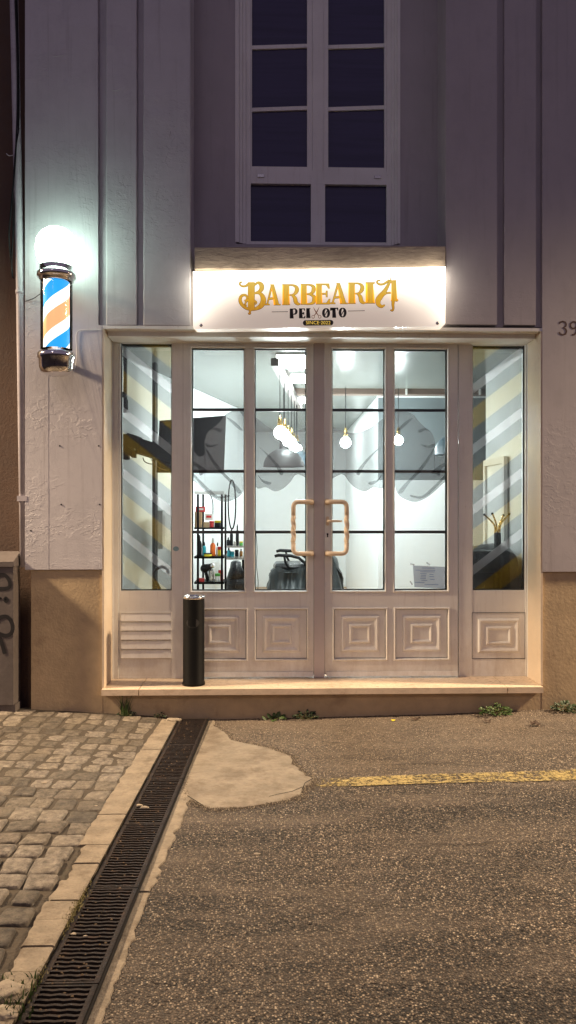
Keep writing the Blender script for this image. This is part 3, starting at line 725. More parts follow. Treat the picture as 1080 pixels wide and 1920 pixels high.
# big swirling A
I.add([(958, 62), (966, 84), (972, 82), (992, 80), (996, 190), (1006, 200), (1000, 208), (984, 205), (962, 205), (966, 190), (966, 104)])
I.add(cr([(962, 80), (946, 110), (924, 148), (900, 178), (886, 200), (888, 224), (906, 238), (926, 228)]), wcr([10, 15, 22, 30, 30, 24, 16, 5]))
I.add(cr([(920, 168), (938, 158), (962, 156)]), wcr([10, 8, 9]))
I.add(cr([(938, 92), (918, 104), (896, 106), (880, 96), (884, 84), (900, 84)]), wcr([12, 10, 10, 9, 7, 4])); I.add(cr([(950, 78), (944, 88), (934, 94)]), wcr([8, 10, 10]))
I.add(cr([(976, 204), (974, 228), (976, 250), (970, 262), (958, 258)]), wcr([18, 14, 11, 9, 5]))
def gold():
    m, nt, out = newmat('gold_print'); b = N(nt, 'ShaderNodeBsdfPrincipled'); L(nt, b.outputs[0], out.inputs[0])
    tc = N(nt, 'ShaderNodeTexCoord'); sp = N(nt, 'ShaderNodeSeparateXYZ'); L(nt, tc.outputs['Generated'], sp.inputs[0])
    n = noise(nt, coords(nt, (1, 1, .25)), 55, 2)
    c = ramp(nt, math_(nt, 'ADD', sp.outputs[2], math_(nt, 'MULTIPLY', math_(nt, 'SUBTRACT', n, .5), .5)), [(.05, (.50, .22, .015)), (.40, (.86, .47, .03)), (.8, (.95, .66, .12))])
    L(nt, c, b.inputs['Base Color']); L(nt, c, b.inputs['Emission Color']); b.inputs['Emission Strength'].default_value = .62; b.inputs['Roughness'].default_value = .4; return m
M['gold'] = gold(); M['darkink'] = mat('dark_brown_print', (.035, .015, .008), .5, emit=(.10, .04, .015), es=.35)
M['blackink'] = mat('black_print', (.016, .012, .011), .5)
I.done('gold_lettering', M['gold'], M['darkink'])
J = Ink()
def s_(x0, x1): stem(J, x0, x1, 248, 308, 4, 5)
stem(J, 364, 379, 250, 309, 4, 5); J.add(cr([(378, 253), (392, 253), (399, 264), (397, 277), (388, 283), (378, 284)]), wcr([5, 8, 14, 13, 7, 4]))
stem(J, 419, 433, 249, 308, 4, 5); J.add([(432, 249), (450, 249), (451, 263), (447, 263), (442, 254), (432, 254)]); J.add([(432, 308), (452, 308), (453, 293), (449, 293), (443, 303), (432, 303)]); J.add([(432, 276), (446, 270), (446, 287), (432, 281)])
stem(J, 463, 478, 248, 307, 5, 5)
def gO(x0, x1, y0, y1):
    cx, cy, rx, ry = (x0+x1)/2, (y0+y1)/2, (x1-x0)/2-7, (y1-y0)/2-4
    pts = [(cx+rx*cos(2*pi*i/28), cy+ry*sin(2*pi*i/28)) for i in range(28)]; ws = [5+11*abs(cos(2*pi*i/28)) for i in range(28)]
    J.add(pts, ws, closed=True); J.add([(cx-9, cy+12), (cx-5, cy+14), (cx+10, cy-12), (cx+5, cy-14)])
gO(553, 599, 247, 306); gO(652, 697, 244, 304)
stem(J, 617, 632, 246, 305, 4, 5); J.add([(600, 245), (648, 245), (649, 262), (645, 262), (638, 251), (611, 251), (604, 263), (600, 263)])
J.add([(252, 270), (350, 269)], 3.2); J.add([(706, 265), (806, 263)], 3.2)
pill = [(x, y) for x, y in arc(453, 336, 15, 16, 90, 270, 10)]+[(x, y-2) for x, y in arc(604, 336, 15, 16, -90, 90, 10)]
J.add(pill)
J.done('black_lettering', M['blackink'], None)
K = Ink()
K.add(cr([(500, 242), (514, 268), (530, 292)]), wcr([1, 6, 4])); K.add(cr([(536, 240), (522, 268), (506, 292)]), wcr([1, 6, 4]))
for cx, cz in ((499, 299), (538, 299)): K.add([(cx+8*cos(2*pi*i/16), cz+9*sin(2*pi*i/16)) for i in range(16)], 3, closed=True)
K.done('scissors_emblem', mat('brown_print', (.20, .09, .05), .5, emit=(.3, .14, .08), es=.3), None)
def text(body, x, y, h, m, parent, name, yy, wx=1.0, align='CENTER'):
    cu = bpy.data.curves.new(name, 'FONT'); cu.body = body; cu.size = 1; cu.align_x = align; cu.offset = .0; cu.resolution_u = 3
    ob = bpy.data.objects.new('t', cu); C.objects.link(ob); bpy.context.view_layer.update()
    me = bpy.data.meshes.new_from_object(ob.evaluated_get(bpy.context.evaluated_depsgraph_get())); bpy.data.objects.remove(ob)
    p = zp_(x, y)
    for v in me.vertices: v.co = Vector((p[0]+v.co.x*h*wx, yy, p[1]+v.co.y*h))
    o = link(name, me, m, parent); return o
text('SINCE·2022', 529, 345, 24*ZS*1.22, M['gold'], sg, 'since_text', YS-.009, 1.02)
# ================================================================= BARBER POLE
YB = -.24
cx_ = P(106, 600, YB).x
bp = thing('barber_pole', 'lit barber pole with white globe and blue, white and orange stripes left of the shopfront', 'barber pole', (cx_, YB, Z(705, YB)))
zb = lambda a: P(106, a, YB).z
px_m = (YB+CD)/FOC
def lth(name, prof, m, par=bp, n=40):
    bm = B(); lathe(bm, [(r*px_m, zb(y)) for r, y in prof], cx_, YB, n); return build(name, bm, m, par, recalc=True)
lth('globe', [(.5, 505), (20, 503), (30, 495), (36, 483), (38.5, 467), (36, 450), (29, 438), (18, 430), (.5, 427)], M['globe'])
lth('top_cap', [(20, 499), (30, 499), (31, 501), (31, 511), (34, 512), (35.5, 514), (35.5, 520), (33, 522.5), (31, 523), (31, 527), (27, 530), (1, 530)], M['chrome'])
lth('bottom_cap', [(1, 655), (28, 655.5), (29, 660), (32, 661), (34.5, 664), (34.5, 672), (32, 675), (31.5, 690), (28, 698), (20, 703), (1, 705)], M['chrome'])
def stripes():
    m, nt, out = newmat('turning_stripes'); b = N(nt, 'ShaderNodeBsdfPrincipled'); L(nt, b.outputs[0], out.inputs[0])
    tc = N(nt, 'ShaderNodeTexCoord'); mp = N(nt, 'ShaderNodeMapping'); mp.inputs['Location'].default_value = (-cx_, -YB, -zb(600)); L(nt, tc.outputs['Object'], mp.inputs[0])
    sp = N(nt, 'ShaderNodeSeparateXYZ'); L(nt, mp.outputs[0], sp.inputs[0])
    th = math_(nt, 'ARCTAN2', sp.outputs[0], math_(nt, 'MULTIPLY', sp.outputs[1], -1))      # 0 towards the street, + to the right
    pit = 112*px_m
    f = math_(nt, 'SUBTRACT', math_(nt, 'DIVIDE', sp.outputs[2], pit), math_(nt, 'DIVIDE', th, 2*pi))
    f = math_(nt, 'FRACT', math_(nt, 'ADD', f, 10.0+.17))
    r = N(nt, 'ShaderNodeValToRGB'); r.color_ramp.interpolation = 'CONSTANT'; e = r.color_ramp.elements
    st = [(0, (.72, .36, .16)), (.30, (1, .98, .95)), (.52, (.02, .30, .68)), (.80, (1, .98, .95))]
    while len(e) < 4: e.new(.5)
    for q, (p, c) in zip(e, st): q.position = p; q.color = col(c)
    L(nt, f, r.inputs[0]); L(nt, r.outputs[0], b.inputs['Base Color']); L(nt, r.outputs[0], b.inputs['Emission Color']); b.inputs['Emission Strength'].default_value = 1.5; b.inputs['Roughness'].default_value = .4
    return m
lth('striped_cylinder', [(1, 529), (23.5, 529), (23.5, 656), (1, 656)], stripes())
bm = B(); lathe(bm, [(29*px_m, zb(655)), (29*px_m, zb(529))], cx_, YB, 40, cap=False); build('glass_tube', bm, M['tube_glass'], bp)
for y in (516, 672): bm = B(); box(bm, cx_-.035, cx_+.035, YB+.08, -.004, zb(y)-.012, zb(y)+.012); build('bracket', bm, M['chrome'], bp, bevel=.003)
def wire(name, pts, r, m, par, k=6):
    out = []; pv = [Vector(p) for p in pts]; n = len(pv)
    for i in range(n-1):
        p0, p1, p2, p3 = (pv[max(0, min(n-1, i+d))] for d in (-1, 0, 1, 2))
        for j in range(k):
            t = j/k; out.append(.5*((2*p1)+(-p0+p2)*t+(2*p0-5*p1+4*p2-p3)*t*t+(-p0+3*p1-3*p2+p3)*t**3))
    out.append(pv[-1]); bm = B(); tube(bm, out, r, 6); return build(name, bm, m, par)
wire('wire', [P(122, 695, -.10), P(140, 690, -.02), P(144, 660, -.006), P(143, 632, -.006), P(147, 620, -.006), P(165, 618, -.006), P(192, 618, -.006)], .0028, M['white'], bp)
wire('wire', [P(80, 548, -.12), P(74, 552, -.05), P(62, 560, -.012), P(47, 565, -.012)], .0028, M['black_plastic'], bp)
# ================================================================= LEFT EDGE: neighbour wall, pipe, cables, cabinet
nb = thing('neighbour_wall', 'brown rendered wall of the next building beyond the downpipe', 'wall', (-3.5, .3, 0))
bm = B(); box(bm, -7, X(62, .2), .16, .6, -.4, TOP); build('wall', bm, M['neigh'], nb)
dp = thing('downpipe', 'pale painted downpipe fixed down the corner of the white facade', 'pipe', (X(42, .06), .07, Z(1060)))
bm = B(); r = .031; zj = Z(548, .03); xq = X(38, .03); xlo = X(45.5, .03); xhi = X(26, .03)
tube(bm, [(xlo, .03, Z(1062, .03)), (xq, .03, zj), (xhi, .03, Z(0, .03)), (xhi-.01, .03, TOP)], r, 16); build('pipe', bm, M['pipe'], dp)
bm = B(); lathe(bm, [(r+.001, -.03), (r+.004, -.028), (r+.004, .0), (r+.001, .002)], xq, .03, 18, zj); build('pipe_joint', bm, M['pipe'], dp)
bm = B(); z = Z(935, .05); xm = X(43.5, .03); box(bm, xm-.036, xm+.036, -.004, .06, z-.02, z+.02); build('pipe_clip', bm, M['pipe'], dp, bevel=.003)
cb = thing('cable_bundle', 'black cables hanging loose beside the downpipe', 'cable', P(25, 520, 0))
wire('cable', [P(26, -60, -.0), P(31, 60, .0), P(33, 150, .0), P(32, 230, .0), P(27, 320, -.01), P(20, 400, -.01), P(17, 450, .0), P(24, 520, .03)], .007, M['black_plastic'], cb)
wire('cable', [P(30, -60, .01), P(34, 100, .01), P(35, 220, .01), P(30, 330, .01), P(26, 430, .01), P(20, 480, .01)], .006, M['black_plastic'], cb)
wire('cable', [P(36, 240, -.0), P(28, 290, -.01), P(25, 350, -.01), P(24, 440, .0), P(22, 510, .01), P(27, 522, .04)], .004, M['black_plastic'], cb)
wire('cable', [P(12, 288, -.0), P(17, 292, -.01), P(24, 291, .0)], .003, M['white'], cb)
cab = thing('utility_cabinet', 'grubby street cabinet with black spray-painted tags at the left edge', 'cabinet', (X(0, -.05), 0, .04))
yc0, yc1 = -.09, .07
x1c = X(25, yc0); x0c = x1c-.62
bm = B(); zt0, zt1 = Z(1062, yc0), Z(1040, yc0)
prism(bm, [(x0c, .10), (x1c, .10), (x1c, zt0), (x0c, zt0)], yc0, yc1)
a = [bm.verts.new(p) for p in ((x0c-.01, yc0-.012, zt0+.002), (x1c+.012, yc0-.012, zt0+.002), (x1c+.012, yc1+.01, zt0+.002), (x0c-.01, yc1+.01, zt0+.002))]
b = [bm.verts.new(p) for p in ((x0c-.01, yc0-.012, zt0+.03), (x1c+.004, yc0-.012, zt0+.04), (x1c+.004, yc1, zt1+.02), (x0c-.01, yc1, zt1+.02))]
bm.faces.new(a[::-1]); bm.faces.new(b)
for i in range(4): bm.faces.new([a[i], a[(i+1) % 4], b[(i+1) % 4], b[i]])
build('body', bm, M['cabinet'], cab, bevel=.004)
bm = B(); box(bm, x0c-.01, x1c+.01, yc0+.01, yc1-.01, -.02, .099); build('base', bm, M['cabinet'], cab, bevel=.004)
bm = B(); yy = yc0-.002
def gp(*q, w=7):
    pts = cr([(P(a, b, yy).x, P(a, b, yy).z) for a, b in q], 5); ribbon(bm, pts, w*.0041, yy-.0005*len(bm.faces)/60)
gp((-14, 1092), (-4, 1080), (8, 1078), (17, 1088), (18, 1100), (8, 1104), (-8, 1103), w=6.5); gp((-10, 1122), (0, 1122), (1, 1123), w=5); gp((8, 1124), (11, 1121), (14, 1125), (11, 1128), (8, 1124), w=5)
gp((-10, 1170), (0, 1158), (14, 1157), (23, 1170), (22, 1186), (10, 1192), (-6, 1186), w=7); gp((-4, 1188), (3, 1205), (9, 1226), w=7)
build('spray_tag', bm, M['spray'], cab)
# ================================================================= ASHTRAY BIN
pb = P(363, 1276, .095)
bc = thing('ashtray_bin', 'tall black cylindrical ashtray bin with chrome rim standing on the doorstep', 'bin', (X(363, .10), .11, zs))
bx, by = X(363, .10), .11; rr = 20.0*(.10+CD)/FOC; hh = Z(1121, .03)-zs
bm = B(); lathe(bm, [(rr*.6, .001), (rr*1.06, .001), (rr*1.06, .018), (rr, .026), (rr, hh-.008), (rr*.97, hh)], bx, by, 40, zs); build('body', bm, M['black_metal'], bc)
bm = B(); lathe(bm, [(rr*.9, hh-.012), (rr*1.03, hh-.01), (rr*1.05, hh), (rr*1.02, hh+.008), (rr*.9, hh+.010), (rr*.84, hh+.004), (rr*.82, hh-.01)], bx, by, 40, zs, cap=False); build('rim', bm, M['chrome'], bc)
bm = B(); lathe(bm, [(rr*.85, hh-.008), (rr*.4, hh+.001), (.0001, hh+.003)], bx, by, 32, zs, cap=False); build('ash_tray', bm, M['steel'], bc)
bm = B(); n = 18
a_ = []
for i in range(n):
    t = 2*pi*i/n; u = .052*cos(t); v = .036*sin(t)
    an = u/rr; a_.append(bm.verts.new((bx+(rr+.0012)*sin(an), by-(rr+.0012)*cos(an), zs+hh-.19+v)))
bm.faces.new(a_); build('bin_opening', bm, M['gasket'], bc)
# ================================================================= GROUND
DR0, DR1 = G(390, 1352), G(165, 1905); DL0, DL1 = G(335, 1352), G(27, 1920)
def lin(a, b): return lambda y: a.x+(b.x-a.x)*(y-a.y)/(b.y-a.y)
xR, xL = lin(DR0, DR1), lin(DL0, DL1)
YB0 = -16.0
def asphalt():
    m, nt, out = newmat('worn_asphalt'); b = N(nt, 'ShaderNodeBsdfPrincipled'); L(nt, b.outputs[0], out.inputs[0])
    v = coords(nt)
    vo = N(nt, 'ShaderNodeTexVoronoi'); vo.inputs['Scale'].default_value = 118; L(nt, v, vo.inputs['Vector'])
    rnd = N(nt, 'ShaderNodeSeparateColor'); L(nt, vo.outputs['Color'], rnd.inputs[0])
    agg = ramp(nt, rnd.outputs[0], [(.0, (.040, .029, .020)), (.38, (.125, .093, .065)), (.74, (.25, .19, .132)), (.92, (.46, .36, .25)), (1, (.70, .58, .43))])
    edge = ramp(nt, vo.outputs['Distance'], [(.22, 1), (.60, .14)])
    c = mix(nt, 1.0, agg, edge, 'MULTIPLY')
    big = ramp(nt, noise(nt, v, .9, 5), [(.35, .72), (.65, 1.25)]); c = mix(nt, 1.0, c, big, 'MULTIPLY')
    # dusty pale film near the patch and along wheel-worn streaks
    dust = ramp(nt, noise(nt, coords(nt, (.5, 2.2, 1)), 1.6, 6, .65), [(.45, 0), (.75, .5)])
    c = mix(nt, dust, c, (.27, .21, .155))
    sp = N(nt, 'ShaderNodeSeparateXYZ'); L(nt, v, sp.inputs[0])
    near = N(nt, 'ShaderNodeMapRange'); L(nt, sp.outputs[1], near.inputs[0]); near.inputs[1].default_value = -1.7; near.inputs[2].default_value = -.3
    f = math_(nt, 'MULTIPLY', near.outputs[0], math_(nt, 'ADD', noise(nt, v, 3, 5), -.05), True)
    c = mix(nt, math_(nt, 'MULTIPLY', f, .75), c, (.27, .21, .15))
    L(nt, c, b.inputs['Base Color']); b.inputs['Roughness'].default_value = .75
    h = math_(nt, 'ADD', math_(nt, 'MULTIPLY', vo.outputs['Distance'], -.9), math_(nt, 'MULTIPLY', rnd.outputs[1], .7))
    h = math_(nt, 'ADD', h, math_(nt, 'MULTIPLY', noise(nt, v, 40, 5), .8))
    bn = N(nt, 'ShaderNodeBump'); bn.inputs['Strength'].default_value = 1.0; bn.inputs['Distance'].default_value = .012
    L(nt, h, bn.inputs['Height']); L(nt, bn.outputs[0], b.inputs['Normal']); return m
M['asphalt'] = asphalt()
from mathutils import noise as mnoise
def hz(x, y): return gz(x)+.006*mnoise.noise(Vector((x*1.1, y*1.1, 0)))
def sheet(name, fx0, fx1, ys, nx, m, dz=0, rough=0):
    bm = B(); rows = []
    for y in ys:
        a, b = fx0(y), fx1(y)
        rows.append([bm.verts.new((a+(b-a)*(i/nx)**1.7, y, hz(a+(b-a)*(i/nx)**1.7, y)+dz+random.uniform(-rough, rough))) for i in range(nx+1)])
    for a, b in zip(rows, rows[1:]):
        for i in range(nx): bm.faces.new([a[i], a[i+1], b[i+1], b[i]])
    o = build(name, bm, m, smooth=True); 
    if o.data.polygons[0].normal.z < 0: o.data.flip_normals()
    return struct(o)
ys = [.06-.1*i for i in range(75)]+[-8, -9, -11, -13, -16, -22, -40]
gd_ = B(); quad(gd_, [(-40, .3, -.40), (40, .3, -.40), (40, -40, -.40), (-40, -40, -.40)]); struct(build('ground', gd_, M['dark']))
def grain(y0, y1, w, st, amp, nm):
    # the stretch in view gets its stones as real relief, so that low street light picks them out
    import numpy as np
    rs = np.random.RandomState(5); ny = int((y0-y1)/st)+1; nx = int(w/st)+1
    Yv = np.linspace(y0, y1, ny)[:, None]*np.ones((1, nx)); A = np.array([xR(q)+.012 for q in Yv[:, 0]])[:, None]
    Xv = A+np.linspace(0, 1, nx)[None, :]**1.0*(w)
    h = rs.rand(ny, nx)**1.6
    h2 = (h+np.roll(h, 1, 0)+np.roll(h, 1, 1)+np.roll(np.roll(h, 1, 0), 1, 1))/4
    big = np.array([[hz(float(A[j, 0]+w*i/20), float(Yv[j, 0])) for i in range(21)] for j in range(ny)])
    base = np.stack([np.interp(np.linspace(0, 20, nx), np.arange(21), big[j]) for j in range(ny)])
    Zv = base+amp*(.5*h+.9*h2-.62)
    Xj = Xv+(rs.rand(ny, nx)-.5)*st*.7; Yj = Yv+(rs.rand(ny, nx)-.5)*st*.7; Xj[:, 0] = Xv[:, 0]; Yj[0] = Yv[0]; Yj[-1] = Yv[-1]; Xj[:, -1] = Xv[:, -1]; Zv[:, -1] = base[:, -1]; Zv[-1] = base[-1]
    co_ = np.stack([Xj, Yj, Zv], -1).reshape(-1, 3); ii = np.arange(ny*nx).reshape(ny, nx)
    f = np.stack([ii[:-1, :-1], ii[1:, :-1], ii[1:, 1:], ii[:-1, 1:]], -1).reshape(-1, 4)
    me = bpy.data.meshes.new(nm); me.vertices.add(len(co_)); me.vertices.foreach_set('co', co_.ravel()); me.loops.add(f.size); me.loops.foreach_set('vertex_index', f.ravel().astype(np.int32))
    me.polygons.add(len(f)); me.polygons.foreach_set('loop_start', np.arange(0, f.size, 4, dtype=np.int32)); me.update(calc_edges=True)
    return struct(link(nm, me, M['asphalt']))
grain(.02, -3.9, 3.3, .0058, .0062, 'road')
far_ = [q for q in ys if q > -3.9]; near_ = [-3.9]+[q for q in ys if q < -3.9]
sheet('road', lambda y: xR(y)+.012+3.3, lambda y: 34, [.02]+[q for q in far_ if q < .02]+[-3.9], 30, M['asphalt'])
sheet('road', lambda y: xR(y)+.012, lambda y: 34, near_, 40, M['asphalt'])
sheet('pavement', lambda y: -34, lambda y: xL(y)-.012, ys, 2, M['conc'], -.035) if False else None
# cobble bed
bedm = mat('joint_sand', (.070, .055, .038), .95, var=.35, scale=9, bump=.8, bscale=70, dirt=((.045, .05, .02), 5, .60, .8))
bm = B(); rows = []
for y in ys:
    b = xL(y)-.012; rows.append([bm.verts.new((b-dx, y, hz(b-dx, y)-.014+.0125*max(0, min(1, (y+2.5)/1.2)))) for dx in (0, .15, .3, .6, .9, 1.2, 1.8, 3, 6, 34)])
for a, b in zip(rows, rows[1:]):
    for i in range(9): bm.faces.new([a[i], b[i], b[i+1], a[i+1]])
struct(build('pavement_bed', bm, bedm, smooth=True))
# granite setts, one mesh: each a cushion with its own outline
def settm():
    m, nt, out = newmat('granite_setts'); b = N(nt, 'ShaderNodeBsdfPrincipled'); L(nt, b.outputs[0], out.inputs[0])
    v = coords(nt); at = N(nt, 'ShaderNodeAttribute', attribute_name='tone')
    n = noise(nt, v, 26, 6, .7); c = ramp(nt, n, [(.30, (.05, .042, .034)), (.47, (.17, .145, .115)), (.70, (.34, .295, .235))])
    c = mix(nt, 1.0, c, at.outputs['Color'], 'MULTIPLY')
    d = ramp(nt, noise(nt, v, 3.5, 6, .7), [(.46, 0), (.7, .5)]); c = mix(nt, d, c, (.20, .165, .115))
    pit_ = ramp(nt, noise(nt, v, 95, 3), [(.60, 0), (.68, .7)]); c = mix(nt, pit_, c, (.05, .04, .03))
    L(nt, c, b.inputs['Base Color']); b.inputs['Roughness'].default_value = .7
    bn = N(nt, 'ShaderNodeBump'); bn.inputs['Strength'].default_value = 1.0; bn.inputs['Distance'].default_value = .014
    L(nt, noise(nt, v, 38, 8, .7), bn.inputs['Height']); L(nt, bn.outputs[0], b.inputs['Normal']); return m
KW = lambda y: (.115 if y > -2.6 else .10)     # kerb strip width
bm = B(); tl = bm.loops.layers.color.new('tone')
pit = .138; rown = 0; y = -.012
while y > -5.4:
    step = pit*random.uniform(.92, 1.08); x = xL(y)-.012-.160+random.uniform(-.0, .03)
    far = max(0, min(1, (y+2.5)/1.2))          # 1 = near the wall: worn flush, joints packed with sand
    while x > -3.4:
        wd = pit*random.uniform(.80, 1.15)
        gap = random.uniform(.009, .016) if far < .5 else random.uniform(.003, .010)
        jt = .011
        cs = [Vector((x-wd+gap/2, y-step+gap/2, 0)), Vector((x-gap/2, y-step+gap/2, 0)), Vector((x-gap/2, y-gap/2, 0)), Vector((x-wd+gap/2, y-gap/2, 0))]
        cs = [c_+Vector((random.uniform(-jt, jt), random.uniform(-jt, jt), 0)) for c_ in cs]
        cx, cy = sum(c_.x for c_ in cs)/4, sum(c_.y for c_ in cs)/4
        top = random.uniform(-.005, .003)*(1-.6*far); tx, ty = random.uniform(-.05, .05)*(1-.5*far), random.uniform(-.05, .05)*(1-.5*far)
        g_ = random.uniform(.62, 1.18)
        out_ = []
        for q in range(4):
            p, p2, pm = cs[q], cs[(q+1) % 4], cs[q-1]
            cut = random.uniform(.12, .30)
            out_ += [p.lerp(pm, cut*.55), p.lerp(pm, cut*.15).lerp(p2, cut*.15), p.lerp(p2, cut*.55)]
            out_ += [p.lerp(p2, .40), p.lerp(p2, .62)]
        n = len(out_); rings = []
        for rr_, dz in ((1.0, -.022), (.985, -.007+.004*far), (.93, -.001), (.78, .002), (.45, .003), (.0, .003)):
            if rr_ == 0: rings.append([bm.verts.new((cx, cy, hz(cx, cy)+dz+top))]); continue
            ring = []
            for p in out_:
                X_, Y_ = cx+(p.x-cx)*rr_, cy+(p.y-cy)*rr_
                dn_ = .0045*mnoise.noise(Vector((p.x*60, p.y*60, 2)))*rr_
                X_ += dn_; Y_ += dn_*.7
                ring.append(bm.verts.new((X_, min(Y_, .01), hz(cx, cy)+dz+top+(X_-cx)*tx+(Y_-cy)*ty+.0035*mnoise.noise(Vector((X_*28, Y_*28, 1))))))
            rings.append(ring)
        fs = []
        for a, b in zip(rings, rings[1:]):
            for q in range(n):
                fs.append(bm.faces.new([a[q], a[(q+1) % n], b[(q+1) % n], b[q]] if len(b) > 1 else [a[q], a[(q+1) % n], b[0]]))
        for f in fs:
            f.smooth = True
            for l in f.loops: l[tl] = (g_, g_*.99, g_*.97, 1)
        x -= wd
    y -= step; rown += 1
struct(build('pavement', bm, settm(), recalc=False))
# kerb strips either side of the channel, broken into lengths with rough outer edges
def strip(name, inner, outer, y0, y1, th, m, chip=.006, seed=1):
    random.seed(seed); bm = B(); n = max(3, int((y0-y1)/.03)); T = []; Bt = []
    for i in range(n+1):
        y = y0+(y1-y0)*i/n; a = inner(y); b = outer(y)+chip*(mnoise.noise(Vector((y*14, seed, 0)))*1.6+mnoise.noise(Vector((y*45, seed, 4)))*.7)
        za = hz((a+b)/2, y)+th
        T.append([bm.verts.new((a, y, za-.003)), bm.verts.new((a+(b-a)*.06, y, za)), bm.verts.new((a+(b-a)*.5, y, za+.002*mnoise.noise(Vector((y*9, 3, seed))))), bm.verts.new((a+(b-a)*.93, y, za)), bm.verts.new((b, y, za-.006))])
        Bt.append([bm.verts.new((a, y, za-.1)), bm.verts.new((b, y, za-.1))])
    for i in range(n):
        for k in range(4): bm.faces.new([T[i][k], T[i+1][k], T[i+1][k+1], T[i][k+1]])
        bm.faces.new([T[i][0], Bt[i][0], Bt[i+1][0], T[i+1][0]]); bm.faces.new([T[i][4], T[i+1][4], Bt[i+1][1], Bt[i][1]])
    for q in (0, n): bm.faces.new(T[q]+[Bt[q][1], Bt[q][0]])
    return struct(build(name, bm, m))
M['kerb'] = mat('kerb_concrete', (.27, .222, .16), .85, var=.35, scale=11, bump=1.0, bscale=38, dirt=((.12, .09, .06), 9, .50, .75))
yy0 = -.03; lens = [.75, 1.08, .36, .19, .155, .17, .14, .18, .15, .17, .19, .16, .2, .4, .5, .6]
for i, ln in enumerate(lens):
    w_ = .155 if i < 3 else random.Random(i).uniform(.105, .15)
    small = i >= 3
    strip('kerb', lambda y: xL(y)-.004, lambda y, w_=w_, i=i: xL(y)-w_-(.012*mnoise.noise(Vector((i*3.1, 0, 0)))), yy0-.004, yy0-ln+.004, .004+(.003*(i % 2) if small else 0), M['kerb'], .009 if i < 3 else .014, 10+i); yy0 -= ln
# right strip: pale mortar haunch with a broken edge, from the patch down to the camera
strip('kerb', lambda y: xR(y)+.004, lambda y: xR(y)+.055+.035*max(0, min(1, (-1.3-y)/.1))*max(0, min(1, (y+2.6)/1.2)), -.03, -2.62, .006, M['kerb'], .016, 31)
strip('kerb', lambda y: xR(y)+.004, lambda y: xR(y)+.05, -2.635, -5.6, .005, M['kerb'], .014, 32)
random.seed(11)
# concrete patch
pp = [(392, 1354), (420, 1372), (432, 1388), (470, 1396), (500, 1402), (522, 1410), (545, 1418), (549, 1434), (562, 1446), (585, 1462), (583, 1470), (568, 1478), (566, 1490), (540, 1500), (500, 1508), (450, 1516), (420, 1517), (392, 1518), (368, 1508), (352, 1494), (346, 1480), (352, 1468), (350, 1452), (362, 1430)]
bm = B(); cc0 = G(445, 1450)
q = [G(a, b) for a, b in pp]; dense = []
for i in range(len(q)):
    a, b = q[i], q[(i+1) % len(q)]; k = 5
    for j in range(k):
        t = j/k; p = a.lerp(b, t); nn = .012*mnoise.noise(Vector((p.x*22, p.y*22, 0)))+.007*mnoise.noise(Vector((p.x*70, p.y*70, 5))); p = p+Vector((nn, nn*.7, 0)); p.z = hz(p.x, p.y); dense.append(p)
rings = []
for s0, dz in ((1.0, -.03), (1.0, .004), (.975, .0075), (.7, .010), (.35, .010)):
    rings.append([bm.verts.new((cc0.x+(p.x-cc0.x)*s0, cc0.y+(p.y-cc0.y)*s0, hz(p.x, p.y)+dz)) for p in dense])
n = len(dense)
for a, b in zip(rings, rings[1:]):
    for i in range(n): bm.faces.new([a[i], a[(i+1) % n], b[(i+1) % n], b[i]])
bm.faces.new(rings[-1])
M['patch'] = mat('concrete_patch', (.245, .205, .152), .85, var=.28, scale=5, bump=1.0, bscale=30, dirt=((.13, .10, .07), 7, .46, .8))
struct(build('concrete_patch', bm, M['patch'], smooth=False))
# hairline cracks in the patch
bm = B()
for cp in ([(352, 1496), (366, 1505), (380, 1514)], [(566, 1478), (548, 1486), (520, 1492), (505, 1496)], [(586, 1462), (572, 1470), (567, 1482)]):
    pts = [G(a, b) for a, b in cp]
    tube(bm, [Vector((p.x, p.y, hz(p.x, p.y)+.0085)) for p in pts], .0018, 5)
struct(build('crack', bm, M['dark']))
bm = B()
for cp in ([(1080, 1481), (1030, 1484), (985, 1487), (930, 1490), (872, 1487)], [(1080, 1577), (1010, 1581), (940, 1579), (870, 1584), (800, 1583), (720, 1588)], [(600, 1391), (650, 1394), (705, 1390), (760, 1394)], [(640, 1434), (720, 1436), (810, 1433), (900, 1437), (985, 1434)], [(1080, 1500), (990, 1512), (900, 1516), (820, 1530)]):
    pts = cr([tuple(G(a, b))[:2] for a, b in cp], 14); pts = [(x, y+.006*mnoise.noise(Vector((x*9, y*9, 0)))+.003*mnoise.noise(Vector((x*40, y*9, 0)))) for x, y in pts]
    for k, (x, y) in enumerate(pts[:-1]):
        w_ = .0035*(.3+abs(mnoise.noise(Vector((x*12, 3, 0))))*2); x2, y2 = pts[k+1]
        quad(bm, [(x, y-w_, hz(x, y)+.0046), (x2, y2-w_, hz(x2, y2)+.0046), (x2, y2+w_, hz(x2, y2)+.0046), (x, y+w_, hz(x, y)+.0046)])
struct(build('crack', bm, M['dark'], recalc=False))
